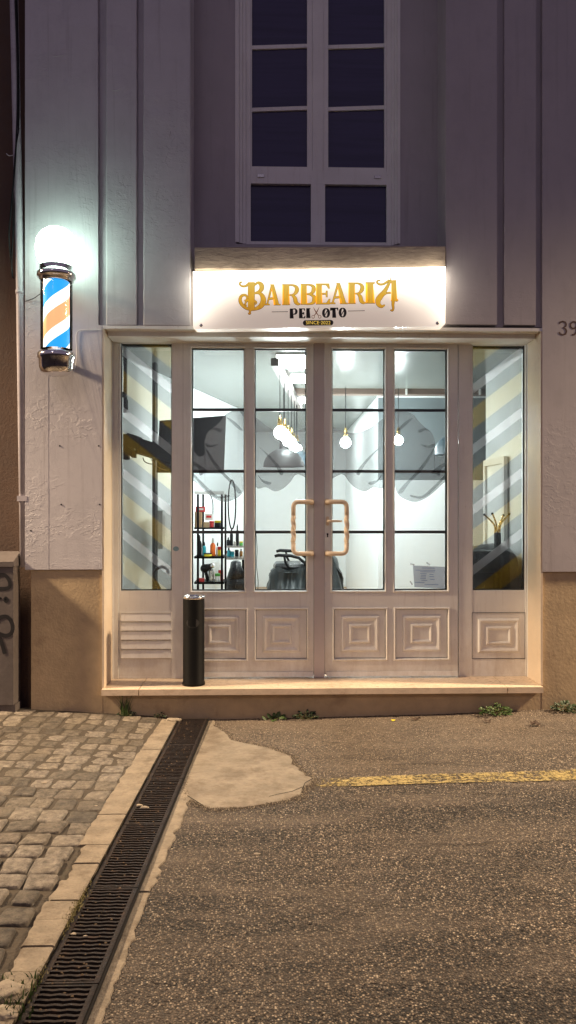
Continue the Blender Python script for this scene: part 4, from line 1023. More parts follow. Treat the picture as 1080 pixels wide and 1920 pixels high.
# yellow road line, worn
def yline():
    m, nt, out = newmat('worn_yellow_line'); b = N(nt, 'ShaderNodeBsdfPrincipled'); t = N(nt, 'ShaderNodeBsdfTransparent'); mx = N(nt, 'ShaderNodeMixShader')
    v = coords(nt); L(nt, ramp(nt, noise(nt, v, 12, 5), [(.3, (.26, .20, .08)), (.7, (.42, .32, .115))]), b.inputs['Base Color']); b.inputs['Roughness'].default_value = .7
    sp = N(nt, 'ShaderNodeSeparateXYZ'); L(nt, v, sp.inputs[0])
    mr = N(nt, 'ShaderNodeMapRange'); L(nt, sp.outputs[0], mr.inputs[0]); x0 = G(592, 1466).x
    mr.inputs[1].default_value = x0; mr.inputs[2].default_value = x0+.25; mr.inputs[3].default_value = .10; mr.inputs[4].default_value = 0
    w = noise(nt, v, 45, 6, .75); w2 = noise(nt, v, 6, 3)
    f = math_(nt, 'ADD', math_(nt, 'MULTIPLY', w, .7), math_(nt, 'MULTIPLY', w2, .3))
    a = ramp(nt, math_(nt, 'SUBTRACT', f, mr.outputs[0]), [(.45, 0), (.54, 1)])
    bn = N(nt, 'ShaderNodeBump'); bn.inputs['Strength'].default_value = .8; bn.inputs['Distance'].default_value = .006; L(nt, noise(nt, v, 90, 5), bn.inputs['Height']); L(nt, bn.outputs[0], b.inputs['Normal'])
    L(nt, a, mx.inputs[0]); L(nt, t.outputs[0], mx.inputs[1]); L(nt, b.outputs[0], mx.inputs[2]); L(nt, mx.outputs[0], out.inputs[0]); return m
a0, a1, b0, b1 = G(590, 1461), G(590, 1476), G(1080, 1443), G(1080, 1463)
bm = B(); rows = []
for i in range(90):
    t = i/30; e1 = .006*mnoise.noise(Vector((t*20, 0, 0))); e2 = .006*mnoise.noise(Vector((t*20, 9, 0)))
    rows.append([bm.verts.new((x, y+e, hz(x, y)+.0052)) for x, y, e in ((a0.x+(b0.x-a0.x)*t, a0.y+(b0.y-a0.y)*t, e1), (a1.x+(b1.x-a1.x)*t, a1.y+(b1.y-a1.y)*t, e2))])
for a, b in zip(rows, rows[1:]): bm.faces.new([a[0], a[1], b[1], b[0]])
struct(build('road_marking', bm, yline()))
# loose grit and chips on the asphalt: far too many to count
bm = B()
for _ in range(2600):
    y = -.05-5.0*random.random(); x = xR(y)+.1+random.random()*3.6
    r = random.uniform(.0018, .0048); a = random.random()*6; z = hz(x, y)
    t = bm.verts.new((x, y, z+r*.9)); ring = [bm.verts.new((x+r*cos(a+k*1.57)*random.uniform(.7, 1.2), y+r*sin(a+k*1.57)*random.uniform(.7, 1.2), z-.001)) for k in range(4)]
    for k in range(4): bm.faces.new([t, ring[k], ring[(k+1) % 4]])
for _ in range(2600):      # crumbs that blur the rim of the concrete patch into the road
    p = dense[random.randrange(len(dense))]; x, y = p.x+random.gauss(0, .022), p.y+random.gauss(0, .022)
    if x < xR(y)+.01: continue
    r = random.uniform(.002, .0062); a = random.random()*6; z = hz(x, y)+.0055
    t = bm.verts.new((x, y, z+r*.6)); ring = [bm.verts.new((x+r*cos(a+k*1.26)*random.uniform(.7, 1.3), y+r*sin(a+k*1.26)*random.uniform(.7, 1.2), z-.003)) for k in range(5)]
    for k in range(5): bm.faces.new([t, ring[k], ring[(k+1) % 5]]).material_index = 1 if random.random() < .75 else 0
o = build('road_grit', bm, [mat('pale_grit', (.36, .30, .21), .8, var=.5, scale=60), mat('dark_grit', (.10, .077, .055), .85, var=.5, scale=60)]); tag(o, 'pale grit and stone chips scattered over the asphalt', 'grit', kind='stuff')
# drain channel and gratings
bm = B()
for f0, f1, z0, z1 in ((xL, xL, -.035, -.3), (xR, xR, -.035, -.3)):
    pass
ya, yb = .0, -7.0
quad(bm, [(xL(ya)-.004, ya, -.02), (xL(yb)-.004, yb, -.02), (xL(yb)-.004, yb, -.35), (xL(ya)-.004, ya, -.35)]); quad(bm, [(xR(ya)+.004, ya, -.02), (xR(yb)+.004, yb, -.02), (xR(yb)+.004, yb, -.35), (xR(ya)+.004, ya, -.35)])
quad(bm, [(xL(ya), ya, -.22), (xL(yb), yb, -.22), (xR(yb), yb, -.22), (xR(ya), ya, -.22)])
struct(build('drain_channel', bm, M['dark'], recalc=False))
LS = .648; i = 0; y = -.015
descs = ['drain grating butting against the shop plinth, farthest of the row', 'drain grating beside the concrete patch, second from the shop plinth', 'drain grating with rubble caught on it, third from the shop plinth', 'drain grating fourth from the shop plinth, with grit between its bars',
         'drain grating beside the mossy kerb, fifth from the shop plinth', 'drain grating with pebbles on its bars, sixth from the shop plinth', 'drain grating nearest the camera, cut by the foot of the picture']
for i in range(6):
    y0, y1 = y-.003, y-LS+.003; zc = -.030
    dg = thing('drain_grate', 'dark rusty '+descs[i], 'drain grate', ((xL(y0)+xR(y0))/2, y0, -.04), 'gratings along the drain channel')
    bm = B()
    for s_i, f in ((1, xL), (-1, xR)):
        a, b = f(y0), f(y1)
        v = [bm.verts.new((q+dx*s_i, yy_, zz)) for q, yy_ in ((a, y0), (b, y1)) for dx in (.003, .022) for zz in (zc-.02, zc)]
        for fc in ((0, 1, 3, 2), (4, 6, 7, 5), (0, 4, 5, 1), (2, 3, 7, 6), (0, 2, 6, 4), (1, 5, 7, 3)): bm.faces.new([v[k] for k in fc])
    for yy_ in (y0-.009, y1+.001): box(bm, xL(yy_)+.0225, xR(yy_)-.0225, yy_, yy_+.009, zc-.02, zc-.0005)
    build('frame', bm, M['grate'], dg, bevel=.0015)
    bm = B(); nb_ = 24; 
    for k in range(nb_):
        yk = y0-.012-(LS-.026)*(k+.5)/nb_; a, b = xL(yk)+.0225, xR(yk)-.0225; rows = []
        for q in range(13):
            t = q/12; xx = a+(b-a)*t; wv = .0022*sin(t*2*pi*3)
            rows.append([bm.verts.new((xx, yk+wv+dy, zc+dz)) for dy, dz in ((-.0048, -.018), (-.0052, -.001), (.0052, -.001), (.0048, -.018))])
        for c_, d_ in zip(rows, rows[1:]):
            for e in range(4): bm.faces.new([c_[e], c_[(e+1) % 4], d_[(e+1) % 4], d_[e]])
    build('bars', bm, M['grate'], dg); y -= LS
# ================================================================= LITTLE THINGS ON THE GROUND
def pebble(px, py, r, label, m='stone', sx=1.3, sz=.6, lift=0, grp=None, name='pebble'):
    p = G(px, py); p.z = hz(p.x, p.y); bm = B(); bmesh.ops.create_icosphere(bm, subdivisions=3, radius=r)
    for v in bm.verts: v.co *= 1+.45*mnoise.noise(v.co/r*1.3+Vector((px*.37, 0, 0)))+.12*mnoise.noise(v.co/r*4); v.co.x *= sx; v.co.z *= sz
    bmesh.ops.translate(bm, verts=bm.verts, vec=(p.x, p.y, p.z+r*sz*.55+lift)); o = build(name, bm, M[m], smooth=True); return tag(o, label, 'stone', grp)
pebble(325, 1352, .034, 'large pale stone lying at the head of the drain against the plinth', sx=1.5, sz=.5, name='stone')
pebble(271, 1517, .014, 'pale brown rubble chip lying on the drain grating', lift=0, sx=1.6); pebble(262, 1512, .010, 'small thin rubble flake behind the bigger chip on the grating', sx=1.8)
pebble(138, 1752, .0075, 'white pebble resting on the drain bars'); pebble(160, 1757, .0065, 'grey pebble right of the white one on the drain bars', 'conc')
pebble(83, 1469, .010, 'white pebble on the worn cobbles left of the kerb'); pebble(180, 1512, .007, 'tiny white pebble on the cobbles close to the kerb')
pebble(10, 1865, .045, 'rounded beige stone among grass in the bottom left corner', sx=1.2, sz=.5, name='stone'); pebble(6, 1905, .03, 'beige stone at the very bottom left corner', sz=.5, name='stone')
pebble(482, 1602, .009, 'flat pale pebble lying alone on the asphalt', sx=1.6, sz=.4)
pebble(590, 1451, .008, 'small pale chip just beyond the tip of the concrete patch', sx=1.6, sz=.5)
def blade_tuft(px, py, n, h, label, spread=.05, m='leaf', y_off=0, lean=.5):
    p = G(px, py); p.z = hz(p.x, p.y); o0 = thing('weed', label, 'plant', p); bm = B()
    for _ in range(n):
        a = random.uniform(0, 2*pi); hh_ = h*random.uniform(.35, 1); ln = random.uniform(.1, lean)*hh_; w = random.uniform(.0022, .0045); bx_, by_ = p.x+random.uniform(-spread, spread)*.5, min(.0, p.y+random.uniform(-spread, spread)*.3)
        dx, dy = cos(a), sin(a)*.6-.25; L_, R_ = [], []
        for k in range(6):
            t = k/5; c_ = Vector((bx_+dx*ln*t*t, min(by_+dy*ln*t*t, .012), p.z+hh_*t*(1-.25*t*ln/hh_))); ww = w*(1-t)**.7+.0002
            L_.append(bm.verts.new(c_+Vector((ww*sin(a+.9), ww*.4, 0)))); R_.append(bm.verts.new(c_-Vector((ww*sin(a+.9), ww*.4, 0))))
        for k in range(5): bm.faces.new([L_[k], L_[k+1], R_[k+1], R_[k]])
    build('blades', bm, M[m], o0, recalc=False); return o0
def leafy(px, py, n, rad, h, label, ls=.02, m='leaf', flat=.5):
    p = G(px, py); p.z = hz(p.x, p.y); p.y = min(p.y, -.02); o0 = thing('weed', label, 'plant', p); bm = B(); bs = B()
    for _ in range(n):
        a = random.uniform(0, 2*pi); r = rad*random.random()**.6; c_ = Vector((p.x+r*cos(a), min(p.y+r*sin(a)*.5, .0), p.z+h*random.uniform(.1, 1)*(1-.5*r/rad)))
        l = ls*random.uniform(.5, 1.2); d = Vector((cos(a+random.uniform(-.8, .8)), sin(a)*.6-.2, random.uniform(-.3, .8))).normalized(); s0 = d.cross(Vector((0, -.6, 1))).normalized()*l*.38; up = d.cross(s0).normalized()*l*.12
        v = [bm.verts.new(q) for q in (c_, c_+d*l*.35+s0*.9, c_+d*l*.75+s0*.7, c_+d*l, c_+d*l*.75-s0*.7, c_+d*l*.35-s0*.9, c_+d*l*.5-up)]
        for k in range(6): bm.faces.new([v[k], v[(k+1) % 6], v[6]])
        if random.random() < .3: tube(bs, [(p.x+(c_.x-p.x)*.2, p.y, p.z), c_], .0012, 4)
    build('leaves', bm, M[m], o0, recalc=False); build('stems', bs, M['straw'], o0); return o0
blade_tuft(234, 1342, 46, .20, 'tall spiky grass tuft against the plinth below the left end of the doorstep', .07)
leafy(238, 1341, 60, .07, .04, 'low leafy mat at the foot of the spiky grass tuft', .016, 'leaf2')
leafy(300, 1342, 26, .05, .05, 'sparse dark weed against the plinth left of the drain', .018, 'leaf2')
leafy(512, 1348, 22, .075, .03, 'low broad-leaved weed at the foot of the plinth, left of the bushier one', .045, 'leaf')
leafy(572, 1343, 90, .085, .07, 'bushy green weed at the foot of the plinth below the right door leaf', .024, 'leaf2')
leafy(930, 1340, 150, .115, .085, 'spreading green weed under the right end of the doorstep', .030, 'leaf'); leafy(1062, 1334, 130, .11, .075, 'green weed against the plinth at the right edge of the picture', .030, 'leaf2')
blade_tuft(15, 1850, 70, .05, 'grass growing between cobbles in the bottom left corner', .20, 'leaf', lean=.9); blade_tuft(14, 1895, 60, .06, 'grass clump round the stones at the bottom left', .16, 'leaf', lean=.9)
# grit and leaf crumbs lodged between the bars
bm = B(); random.seed(23)
for _ in range(260):
    yy_ = -.1-3.4*random.random()**1.0; u = random.random(); xx = xL(yy_)+.02+(xR(yy_)-xL(yy_)-.04)*(u if random.random() < .5 else u**3); c_ = Vector((xx, yy_, -.030+random.uniform(-.002, .001))); r = random.uniform(.002, .006)
    a = random.random()*6; t = bm.verts.new(c_+Vector((0, 0, r*.6))); ring = [bm.verts.new(c_+Vector((r*cos(a+k*1.26)*random.uniform(.6, 1.3), r*sin(a+k*1.26), -.001))) for k in range(5)]
    for k in range(5): bm.faces.new([t, ring[k], ring[(k+1) % 5]])
tag(build('drain_debris', bm, mat('leaf_crumbs', (.15, .10, .055), .9, var=.6, scale=60), recalc=False), 'grit and leaf crumbs caught between the drain bars', 'debris', kind='stuff')
# moss along the drain's left edge
bm = B()
for (a, b, n) in ((122, 1722, 240), (135, 1700, 200), (150, 1678, 120), (32, 1840, 150)):
    p = G(a, b)
    for _ in range(n):
        yy_ = p.y+random.gauss(0, .05); xx = xL(yy_)-.006+random.gauss(0, .010); zz = hz(xx, yy_)+.004; an = random.uniform(0, 6.3); h_ = random.uniform(.004, .013)
        q = Vector((xx, yy_, zz)); d = Vector((cos(an), sin(an), 0))*.003; bm.faces.new([bm.verts.new(q-d), bm.verts.new(q+d), bm.verts.new(q+Vector((cos(an+1)*.006, sin(an+1)*.006, h_)))])
tag(build('moss', bm, M['straw'], recalc=False), 'short moss and grass in the joint along the left side of the drain', 'moss', kind='stuff')
def dleaf(px, py, label, s=.03, m='deadleaf', name='fallen_leaf'):
    p = G(px, py); z = hz(p.x, p.y); bm = B(); c_ = bm.verts.new((p.x, p.y, z+.012)); n = 9
    ring = [bm.verts.new((p.x+s*cos(k*6.283/n)*random.uniform(.7, 1.2), p.y+s*.7*sin(k*6.283/n), z+random.uniform(.002, .028)*s/.03)) for k in range(n)]
    for k in range(n): bm.faces.new([c_, ring[k], ring[(k+1) % n]])
    return tag(build(name, bm, M[m], recalc=False), label, 'leaf')
dleaf(780, 1350, 'crumpled dark dead leaf on the asphalt near the plinth', .034); dleaf(737, 1352, 'small yellow leaf on the asphalt left of the dark dead leaf', .017, 'yellow'); dleaf(915, 1354, 'dark curled leaf under the right-hand weed', .028); dleaf(1005, 1361, 'flat dark leaf litter on the asphalt near the right edge', .04)
# ================================================================= INTERIOR
HC = CH+1.35; FL = .195
def wallq(name, a, b, m, z0=FL, z1=HC, t=None):
    bm = B(); quad(bm, [(a[0], a[1], z0), (b[0], b[1], z0), (b[0], b[1], z1), (a[0], a[1], z1)]); return struct(build(name, bm, m, recalc=False))
LA = (P(226, 900, .47).x-.10, .42); LBp = P(237, 900, .65); LB = (LBp.x, .65); LC = (P(445, 900, 4.4).x, 4.4); LD = (P(476, 900, 7.6).x, 7.6)
RD = (P(655, 900, 7.0).x, 7.6); RC_ = (P(709, 900, 3.25).x, 3.25); RB = (P(911, 900, 1.8).x, 1.8); RA = (RB[0]+.03, .42); RE = (RB[0]+1.2, 1.8)
wallq('interior_wall', (LB[0]-.26, .40), LC, M['white_wall']); wallq('interior_wall', LC, LD, M['white_wall']); wallq('interior_wall', LD, RD, M['white_wall'])
wallq('interior_wall', RD, RC_, M['white_wall'])
gy = (P(960, 900, 3.25).x+.9, 3.25)
wallq('interior_wall', RC_, gy, M['white_wall'], FL, Z(900, 3.25)); wallq('interior_wall', RC_, gy, M['grey_wall'], Z(900, 3.25)+.001, Z(745, 3.25))
bm = B(); box(bm, RC_[0]-.01, gy[0], 3.2, 3.3, Z(745, 3.25)+.001, Z(738, 3.25)); box(bm, RC_[0]-.01, gy[0], 3.24, 3.3, Z(738, 3.25)+.001, HC); struct(build('interior_wall', bm, M['white_wall']))
wallq('interior_wall', RB, RA, M['white_wall']); bm = B(); box(bm, RB[0]+.001, RE[0], 1.7, 1.80, FL, HC); struct(build('interior_wall', bm, M['white_wall']))
bm = B(); quad(bm, [(-4, .40, HC), (5, .40, HC), (5, 9, HC), (-4, 9, HC)]); struct(build('interior_ceiling', bm, M['ceil']))
bm = B(); quad(bm, [(-4, .40, FL-.002), (5, .40, FL-.002), (5, 9, FL-.002), (-4, 9, FL-.002)]); struct(build('interior_floor', bm, M['floorwood']))
# outer shell so that no daylight leaks in
bm = B(); box(bm, -4.1, 5.1, .39, 9.1, HC+.02, HC+.12); box(bm, -4.2, -4.1, .39, 9.1, -.2, HC+.12); box(bm, 5.1, 5.2, .39, 9.1, -.2, HC+.12); box(bm, -4.2, 5.2, 9.1, 9.2, -.2, HC+.12)
box(bm, -4.2, xl+.005, .391, .41, -.2, HC+.02); box(bm, xr-.005, 5.2, .391, .41, -.2, HC+.02); box(bm, xl+.006, xr-.006, .391, .41, ztop-.02, HC+.02)
struct(build('building_shell', bm, M['window_dark']))
# brown ceiling beam across the room
o = thing('ceiling_beam', 'brown timber beam fixed across the barber shop ceiling', 'beam', (.9, 2.7, HC-.07))
bm = B(); zq = Z(738, 2.72); box(bm, P(552, 730, 2.72).x, RC_[0]+1.6, 2.72, 2.86, zq, Z(727, 2.72)); build('board', bm, M['brownwood'], o, bevel=.004)
bm = B(); x = P(762, 730, 2.7).x
for px in (762, 900): x = P(px, 730, 2.7).x; box(bm, x-.008, x+.008, 2.68, 2.7195, Z(739, 2.7), Z(728, 2.7))
build('hook', bm, M['white'], o)
# white ceiling light panels
for i, (a, b, y0, y1, lab) in enumerate(((519, 585, .80, 1.42, 'square white ceiling light panel nearest the doors'), (545, 590, 1.75, 2.25, 'white ceiling light panel just in front of the brown beam'), (552, 590, 3.3, 3.8, 'white ceiling light panel behind the brown beam'))):
    t = thing('ceiling_light', lab, 'ceiling light', (P((a+b)/2, 700, y0).x, y0, HC))
    x0, x1 = P(a, 700, y0+.2).x, P(b, 700, y0+.2).x
    bm = B(); box(bm, x0-.012, x1+.012, y0-.012, y1+.012, HC-.018, HC-.001); build('frame', bm, M['white'], t)
    bm = B(); quad(bm, [(x0, y0, HC-.0195), (x1, y0, HC-.0195), (x1, y1, HC-.0195), (x0, y1, HC-.0195)]); build('diffuser', bm, M['panel_led'], t)
t = thing('ceiling_light', 'long added fill panel on the ceiling at the back of the shop, hidden behind the meeting door stiles', 'ceiling light', P(599, 800, 5.4))  # added fill light, kept out of view, brightens the back wall
x = P(599, 800, 5.4).x; bm = B(); quad(bm, [(x-.13, 4.9, HC-.0195), (x+.13, 4.9, HC-.0195), (x+.13, 6.1, HC-.0195), (x-.13, 6.1, HC-.0195)]); build('diffuser', bm, M['panel_led'], t)
bm = B(); box(bm, x-.14, x+.14, 4.88, 6.12, HC-.0185, HC-.001); build('frame', bm, M['white'], t)
# hanging wooden beam with a row of bulbs
A_, B_ = P(515, 687, .75), P(561, 764, 3.6); A_.z = B_.z = (A_.z+B_.z)/2*0+P(515, 686, .75).z
hb = thing('pendant_rail', 'long grey wooden rail hung under the ceiling, carrying a row of bulbs', 'light rail', A_)
d = (B_-A_); d.z = 0; dn = d.normalized(); sd = Vector((-dn.y, dn.x, 0))*.034
bm = B(); vs = [bm.verts.new(p+s_*sd+Vector((0, 0, h))) for p in (A_, B_) for s_ in (-1, 1) for h in (0, .068)]
for f in ((0, 1, 3, 2), (4, 6, 7, 5), (0, 4, 5, 1), (2, 3, 7, 6), (0, 2, 6, 4), (1, 5, 7, 3)): bm.faces.new([vs[i] for i in f])
build('rail', bm, mat('grey_wood', (.20, .18, .17), .6, var=.25, scale=12), hb, bevel=.003)
for t in (.12, .85):
    p = A_+d*t; bm = B(); tube(bm, [(p.x, p.y, p.z+.068), (p.x, p.y, HC)], .004, 6); build('hanger', bm, M['steel'], hb)
def bulb(px, py, Y, top, lab, r=.058, grp='bare globe bulbs hanging in the shop'):
    c_ = P(px, py, Y); t = thing('pendant_bulb', lab, 'lamp', c_, grp)
    bm = B(); lathe(bm, [(.0001, -r), (r*.5, -r*.87), (r*.87, -r*.5), (r, 0), (r*.87, r*.5), (r*.55, r*.86), (.016, r*1.06)], c_.x, c_.y, 20, c_.z); build('bulb', bm, M['bulb'], t)
    bm = B(); lathe(bm, [(.017, r*1.0), (.021, r*1.15), (.021, r*2.2), (.015, r*2.35), (.013, r*2.7), (.004, r*2.9)], c_.x, c_.y, 16, c_.z); build('socket', bm, M['brass'], t)
    bm = B(); tube(bm, [(c_.x, c_.y, c_.z+r*2.8), (c_.x, c_.y, top)], .0035, 6); build('cord', bm, M['black_plastic'], t)
names = ['first of the row, nearest the doors', 'second of the row', 'third of the row', 'fourth of the row', 'fifth of the row', 'last and farthest of the row']
for i, t in enumerate((.16, .32, .46, .60, .74, .88)):
    p = A_+d*t; q = Vector((p.x, p.y, CH+.70+.02*(i % 2)));
    # back-project to reuse bulb()
    t_ = thing('pendant_bulb', 'glowing globe bulb under the grey rail, '+names[i], 'lamp', q, 'bulbs under the hanging rail'); r = .056
    bm = B(); lathe(bm, [(.0001, -r), (r*.5, -r*.87), (r*.87, -r*.5), (r, 0), (r*.87, r*.5), (r*.55, r*.86), (.016, r*1.06)], q.x, q.y, 20, q.z); build('bulb', bm, M['bulb'], t_)
    bm = B(); lathe(bm, [(.017, r*1.0), (.021, r*1.15), (.021, r*2.2), (.015, r*2.35), (.013, r*2.7), (.004, r*2.9)], q.x, q.y, 16, q.z); build('socket', bm, M['brass'], t_)
    bm = B(); tube(bm, [(q.x, q.y, q.z+r*2.8), (q.x, q.y, p.z+.001)], .0035, 6); build('cord', bm, M['black_plastic'], t_)
bulb(648, 830, 2.6, HC, 'glowing globe bulb hanging alone, seen through the left pane of the right door'); bulb(747, 826, 2.7, HC, 'glowing globe bulb hanging alone, seen through the right pane of the right door', .052)
def dome(px, py, Y, w, h, m, lab):
    c_ = P(px, py, Y); k = (Y+CD)/FOC; t = thing('dome_lamp', lab, 'lamp', c_); rx = w*k/2; hh_ = h*k
    prof = [(rx, 0)]+[(rx*cos(R(a)), hh_*sin(R(a))) for a in range(10, 81, 10)]+[(rx*.22, hh_*1.0), (rx*.20, hh_*1.45), (rx*.06, hh_*1.5)]
    bm = B(); lathe(bm, prof, c_.x, c_.y, 32, c_.z, cap=False); build('lamp_shade', bm, m, t, smooth=True)
    bm = B(); tube(bm, [(c_.x, c_.y, c_.z+hh_*1.45), (c_.x, c_.y, HC)], .004, 6); build('cord', bm, M['black_plastic'], t)
M['shade'] = mat('dark_grey_shade', (.008, .008, .008), .6, .0, var=.1); M['shade2'] = mat('slate_shade', (.05, .08, .10), .4, .0, var=.1)
dome(532, 875, 2.2, 77, 34, M['shade'], 'large dark dome lamp shade behind the row of bulbs'); dome(556, 872, 3.2, 62, 30, M['shade2'], 'slate dome lamp shade half hidden behind the larger dark one'); dome(840, 853, 2.2, 52, 36, M['shade2'], 'slate dome lamp shade at the right edge of the right door glass')
# tv on a wall arm, seen from the side
tv = thing('television', 'black flat television on a wall arm hung high behind the left door pane', 'television', P(360, 885, 1.0))
q = [P(300, 886, .75), P(414, 887, 1.25), P(424, 779, 1.25), P(306, 788, .75)]
q[1].x, q[1].y = q[2].x-.02, q[2].y
bm = B(); th = Vector((.03, -.03, 0)); f = [bm.verts.new(p) for p in q]; b_ = [bm.verts.new(p-th*1.2) for p in q]
bm.faces.new(f); bm.faces.new(b_[::-1])
for i in range(4): bm.faces.new([f[i], b_[i], b_[(i+1) % 4], f[(i+1) % 4]])
build('screen', bm, M['matte_black'], tv, bevel=.004)
bm = B()
def bx4(a, b, hw):
    a, b = Vector(a), Vector(b); dd = (b-a).normalized(); s1 = dd.cross(Vector((0, 0, 1))).normalized()*hw; s2 = Vector((0, 0, hw))
    v = [bm.verts.new(p+x*s1+y*s2) for p in (a, b) for x, y in ((-1, -1), (1, -1), (1, 1), (-1, 1))]
    for f in ((0, 1, 2, 3), (7, 6, 5, 4), (0, 4, 5, 1), (1, 5, 6, 2), (2, 6, 7, 3), (3, 7, 4, 0)): bm.faces.new([v[i] for i in f])
bx4(P(243, 825, .62), P(262, 832, .60), .055); bx4(P(258, 836, .6), P(322, 856, .74), .060); bx4(P(236, 838, .66), P(252, 852, .62), .03)
box(bm, P(232, 0, .66).x, P(242, 0, .66).x, .63, .70, Z(862, .66), Z(815, .66))
build('wall_arm', bm, M['matte_black'], tv, bevel=.004)
wire('cable', [P(268, 858, .6), P(272, 866, .6), P(285, 870, .6), P(290, 862, .62), P(300, 870, .63), P(309, 874, .64), P(298, 880, .63)], .004, M['black_plastic'], tv)
wire('cable', [P(280, 855, .6), P(288, 868, .6), P(300, 878, .62), P(312, 882, .66)], .003, M['brownwood'], tv)
# dark trims and fuse box on the left wall
def onleft(px):
    for i in range(400):
        t = i/400; x = LB[0]+(LC[0]-LB[0])*t; y = LB[1]+(LC[1]-LB[1])*t
        if x >= P(px, 900, y).x: return Vector((x, y, 0))
    return Vector((LB[0], LB[1], 0))
wd_ = Vector((LC[0]-LB[0], LC[1]-LB[1], 0)).normalized(); wn_ = Vector((wd_.y, -wd_.x, 0))
def onwallbox(bm, pa, pb, z0, z1, off0, off1):
    a, b = onleft(pa), onleft(pb); v = [bm.verts.new(p+wn_*o_+Vector((0, 0, z))) for p in (a, b) for o_ in (off0, off1) for z in (z0, z1)]
    for f in ((0, 1, 3, 2), (4, 6, 7, 5), (0, 4, 5, 1), (2, 3, 7, 6), (0, 2, 6, 4), (1, 5, 7, 3)): bm.faces.new([v[i] for i in f])
bm = B(); onwallbox(bm, 285, 290, FL, Z(682, onleft(287).y), .001, .03); tag(build('wall_trim', bm, M['gasket']), 'long dark vertical trim on the wall behind the left side window', 'trim')
bm = B(); x = P(235, 900, .52).x; box(bm, x-.013, x+.013, .50, .54, Z(775, .52), Z(646, .52)); tag(build('wall_trim', bm, M['gasket']), 'short dark vertical trim at the top left of the left side window', 'trim')
yb2 = onleft(302).y; fb = thing('fuse_box', 'white fuse box on the wall behind the left side window', 'fuse box', P(300, 1030, yb2))
bm = B(); onwallbox(bm, 295, 310, Z(1028, yb2), Z(957, yb2), .001, .05); build('case', bm, M['white'], fb, bevel=.006)
bm = B(); onwallbox(bm, 297, 308, Z(1020, yb2), Z(965, yb2), .0505, .056); build('door', bm, M['white'], fb, bevel=.002)
pl = thing('wall_spotlight', 'small black lamp clamped high behind the left side window', 'lamp', P(232, 745, .5))
bm = B(); sphere(bm, P(232, 740, .5), .024, 14, 1, 1.2, 1); tube(bm, [P(233, 740, .5), P(238, 752, .52), P(237, 768, .52)], [.012, .010, .016], 10); build('lamp_head', bm, M['black_plastic'], pl)
# umbrella hooked inside the left side window
um = thing('umbrella', 'brown cane handle of an umbrella standing behind the left side window', 'umbrella', P(302, 1200, .46))
yu = .45; pts = [P(304, 1180, yu), P(303, 1120, yu), P(300, 1106, yu), P(294, 1093, yu), P(289, 1082, yu), P(290, 1072, yu), P(297, 1065, yu), P(306, 1063, yu), P(313, 1067, yu), P(316, 1076, yu)]
wire('cane_handle', pts, .0125, M['wicker'], um, 5)
bm = B(); p = pts[0]; lathe(bm, [(.012, -.60+.0), (.03, -.45), (.035, -.2), (.02, 0.0)], p.x, p.y, 14, p.z); bmesh.ops.translate(bm, verts=bm.verts, vec=(0, 0, max(0, FL+.6-p.z+.001)*0)); 
for v in bm.verts: v.co.z = max(v.co.z, FL+.002)
build('folded_canopy', bm, M['cape'], um)
# metal shelf rack with products
YK = 1.95
rk = thing('shelf_rack', 'black metal rack with a pale top full of barber products', 'shelf', P(392, 1150, YK))
k = (YK+CD)/FOC
def bxp(bm, a, b, y0p, y1p, Y0, Y1): box(bm, P(a, 900, Y0).x, P(b, 900, Y0).x, Y0, Y1, Z(y1p, Y0), Z(y0p, Y0))
bm = B()
for px in (371, 416): bxp(bm, px-2, px+2, 927, 1180, YK, YK+.02)
for px in (381, 423): bxp(bm, px-2, px+1.5, 927, 1180, YK+.30, YK+.32)
build('upright', bm, M['black_metal'], rk)
bm = B(); bxp(bm, 364, 420, 921, 926, YK, YK+.33); build('shelf_top', bm, M['white'], rk, bevel=.003)
shz = [(989, 992), (1043, 1047), (1091, 1095)]
for a, b in shz:
    bm = B(); bxp(bm, 364, 420, a, b, YK, YK+.33); build('shelf', bm, M['black_metal'], rk, bevel=.002)
def item(kind, px, ybase, w, h, m, lab, cat, Y=YK+.06, cap=None):
    k = (Y+CD)/FOC; c_ = P(px, ybase, Y); W, H = w*k/2, h*k; t = thing(kind, lab, cat, c_)
    if kind in ('box', 'carton'):
        bm = B(); box(bm, c_.x-W, c_.x+W, Y-W*.8, Y+W*.8, c_.z, c_.z+H); build('body', bm, M[m], t, bevel=.002)
        if cap: bm = B(); box(bm, c_.x-W*.7, c_.x+W*.7, Y-W*.8-.002, Y-W*.8-.0005, c_.z+H*.35, c_.z+H*.7); build('label_patch', bm, M[cap], t)
    elif kind == 'jar':
        bm = B(); lathe(bm, [(W*.95, 0), (W, H*.08), (W, H*.62), (W*.9, H*.68)], c_.x, Y, 18, c_.z); build('body', bm, M[m], t)
        bm = B(); lathe(bm, [(W*1.02, H*.68), (W*1.02, H*.96), (W*.95, H)], c_.x, Y, 18, c_.z); build('lid', bm, M[cap or 'black_plastic'], t)
    else:
        bm = B(); lathe(bm, [(W*.9, 0), (W, H*.05), (W, H*.58), (W*.75, H*.68), (W*.38, H*.74)], c_.x, Y, 18, c_.z); build('body', bm, M[m], t)
        bm = B(); lathe(bm, [(W*.42, H*.74), (W*.42, H*.92), (W*.25, H*.95), (W*.2, H)], c_.x, Y, 12, c_.z); build('cap', bm, M[cap or 'black_plastic'], t)
item('carton', 372, 989, 13, 29, 'card', 'tall brown carton on the top shelf of the rack', 'box', cap='card'); item('box', 376, 960, 17, 10, 'red', 'red box lying on the brown carton', 'box', YK+.08, 'white')
item('box', 387, 989, 10, 10, 'card', 'small low brown box beside the tall carton', 'box'); item('box', 392, 975, 14, 12, 'white', 'white and red packet above the low box', 'box', YK+.12, 'red')
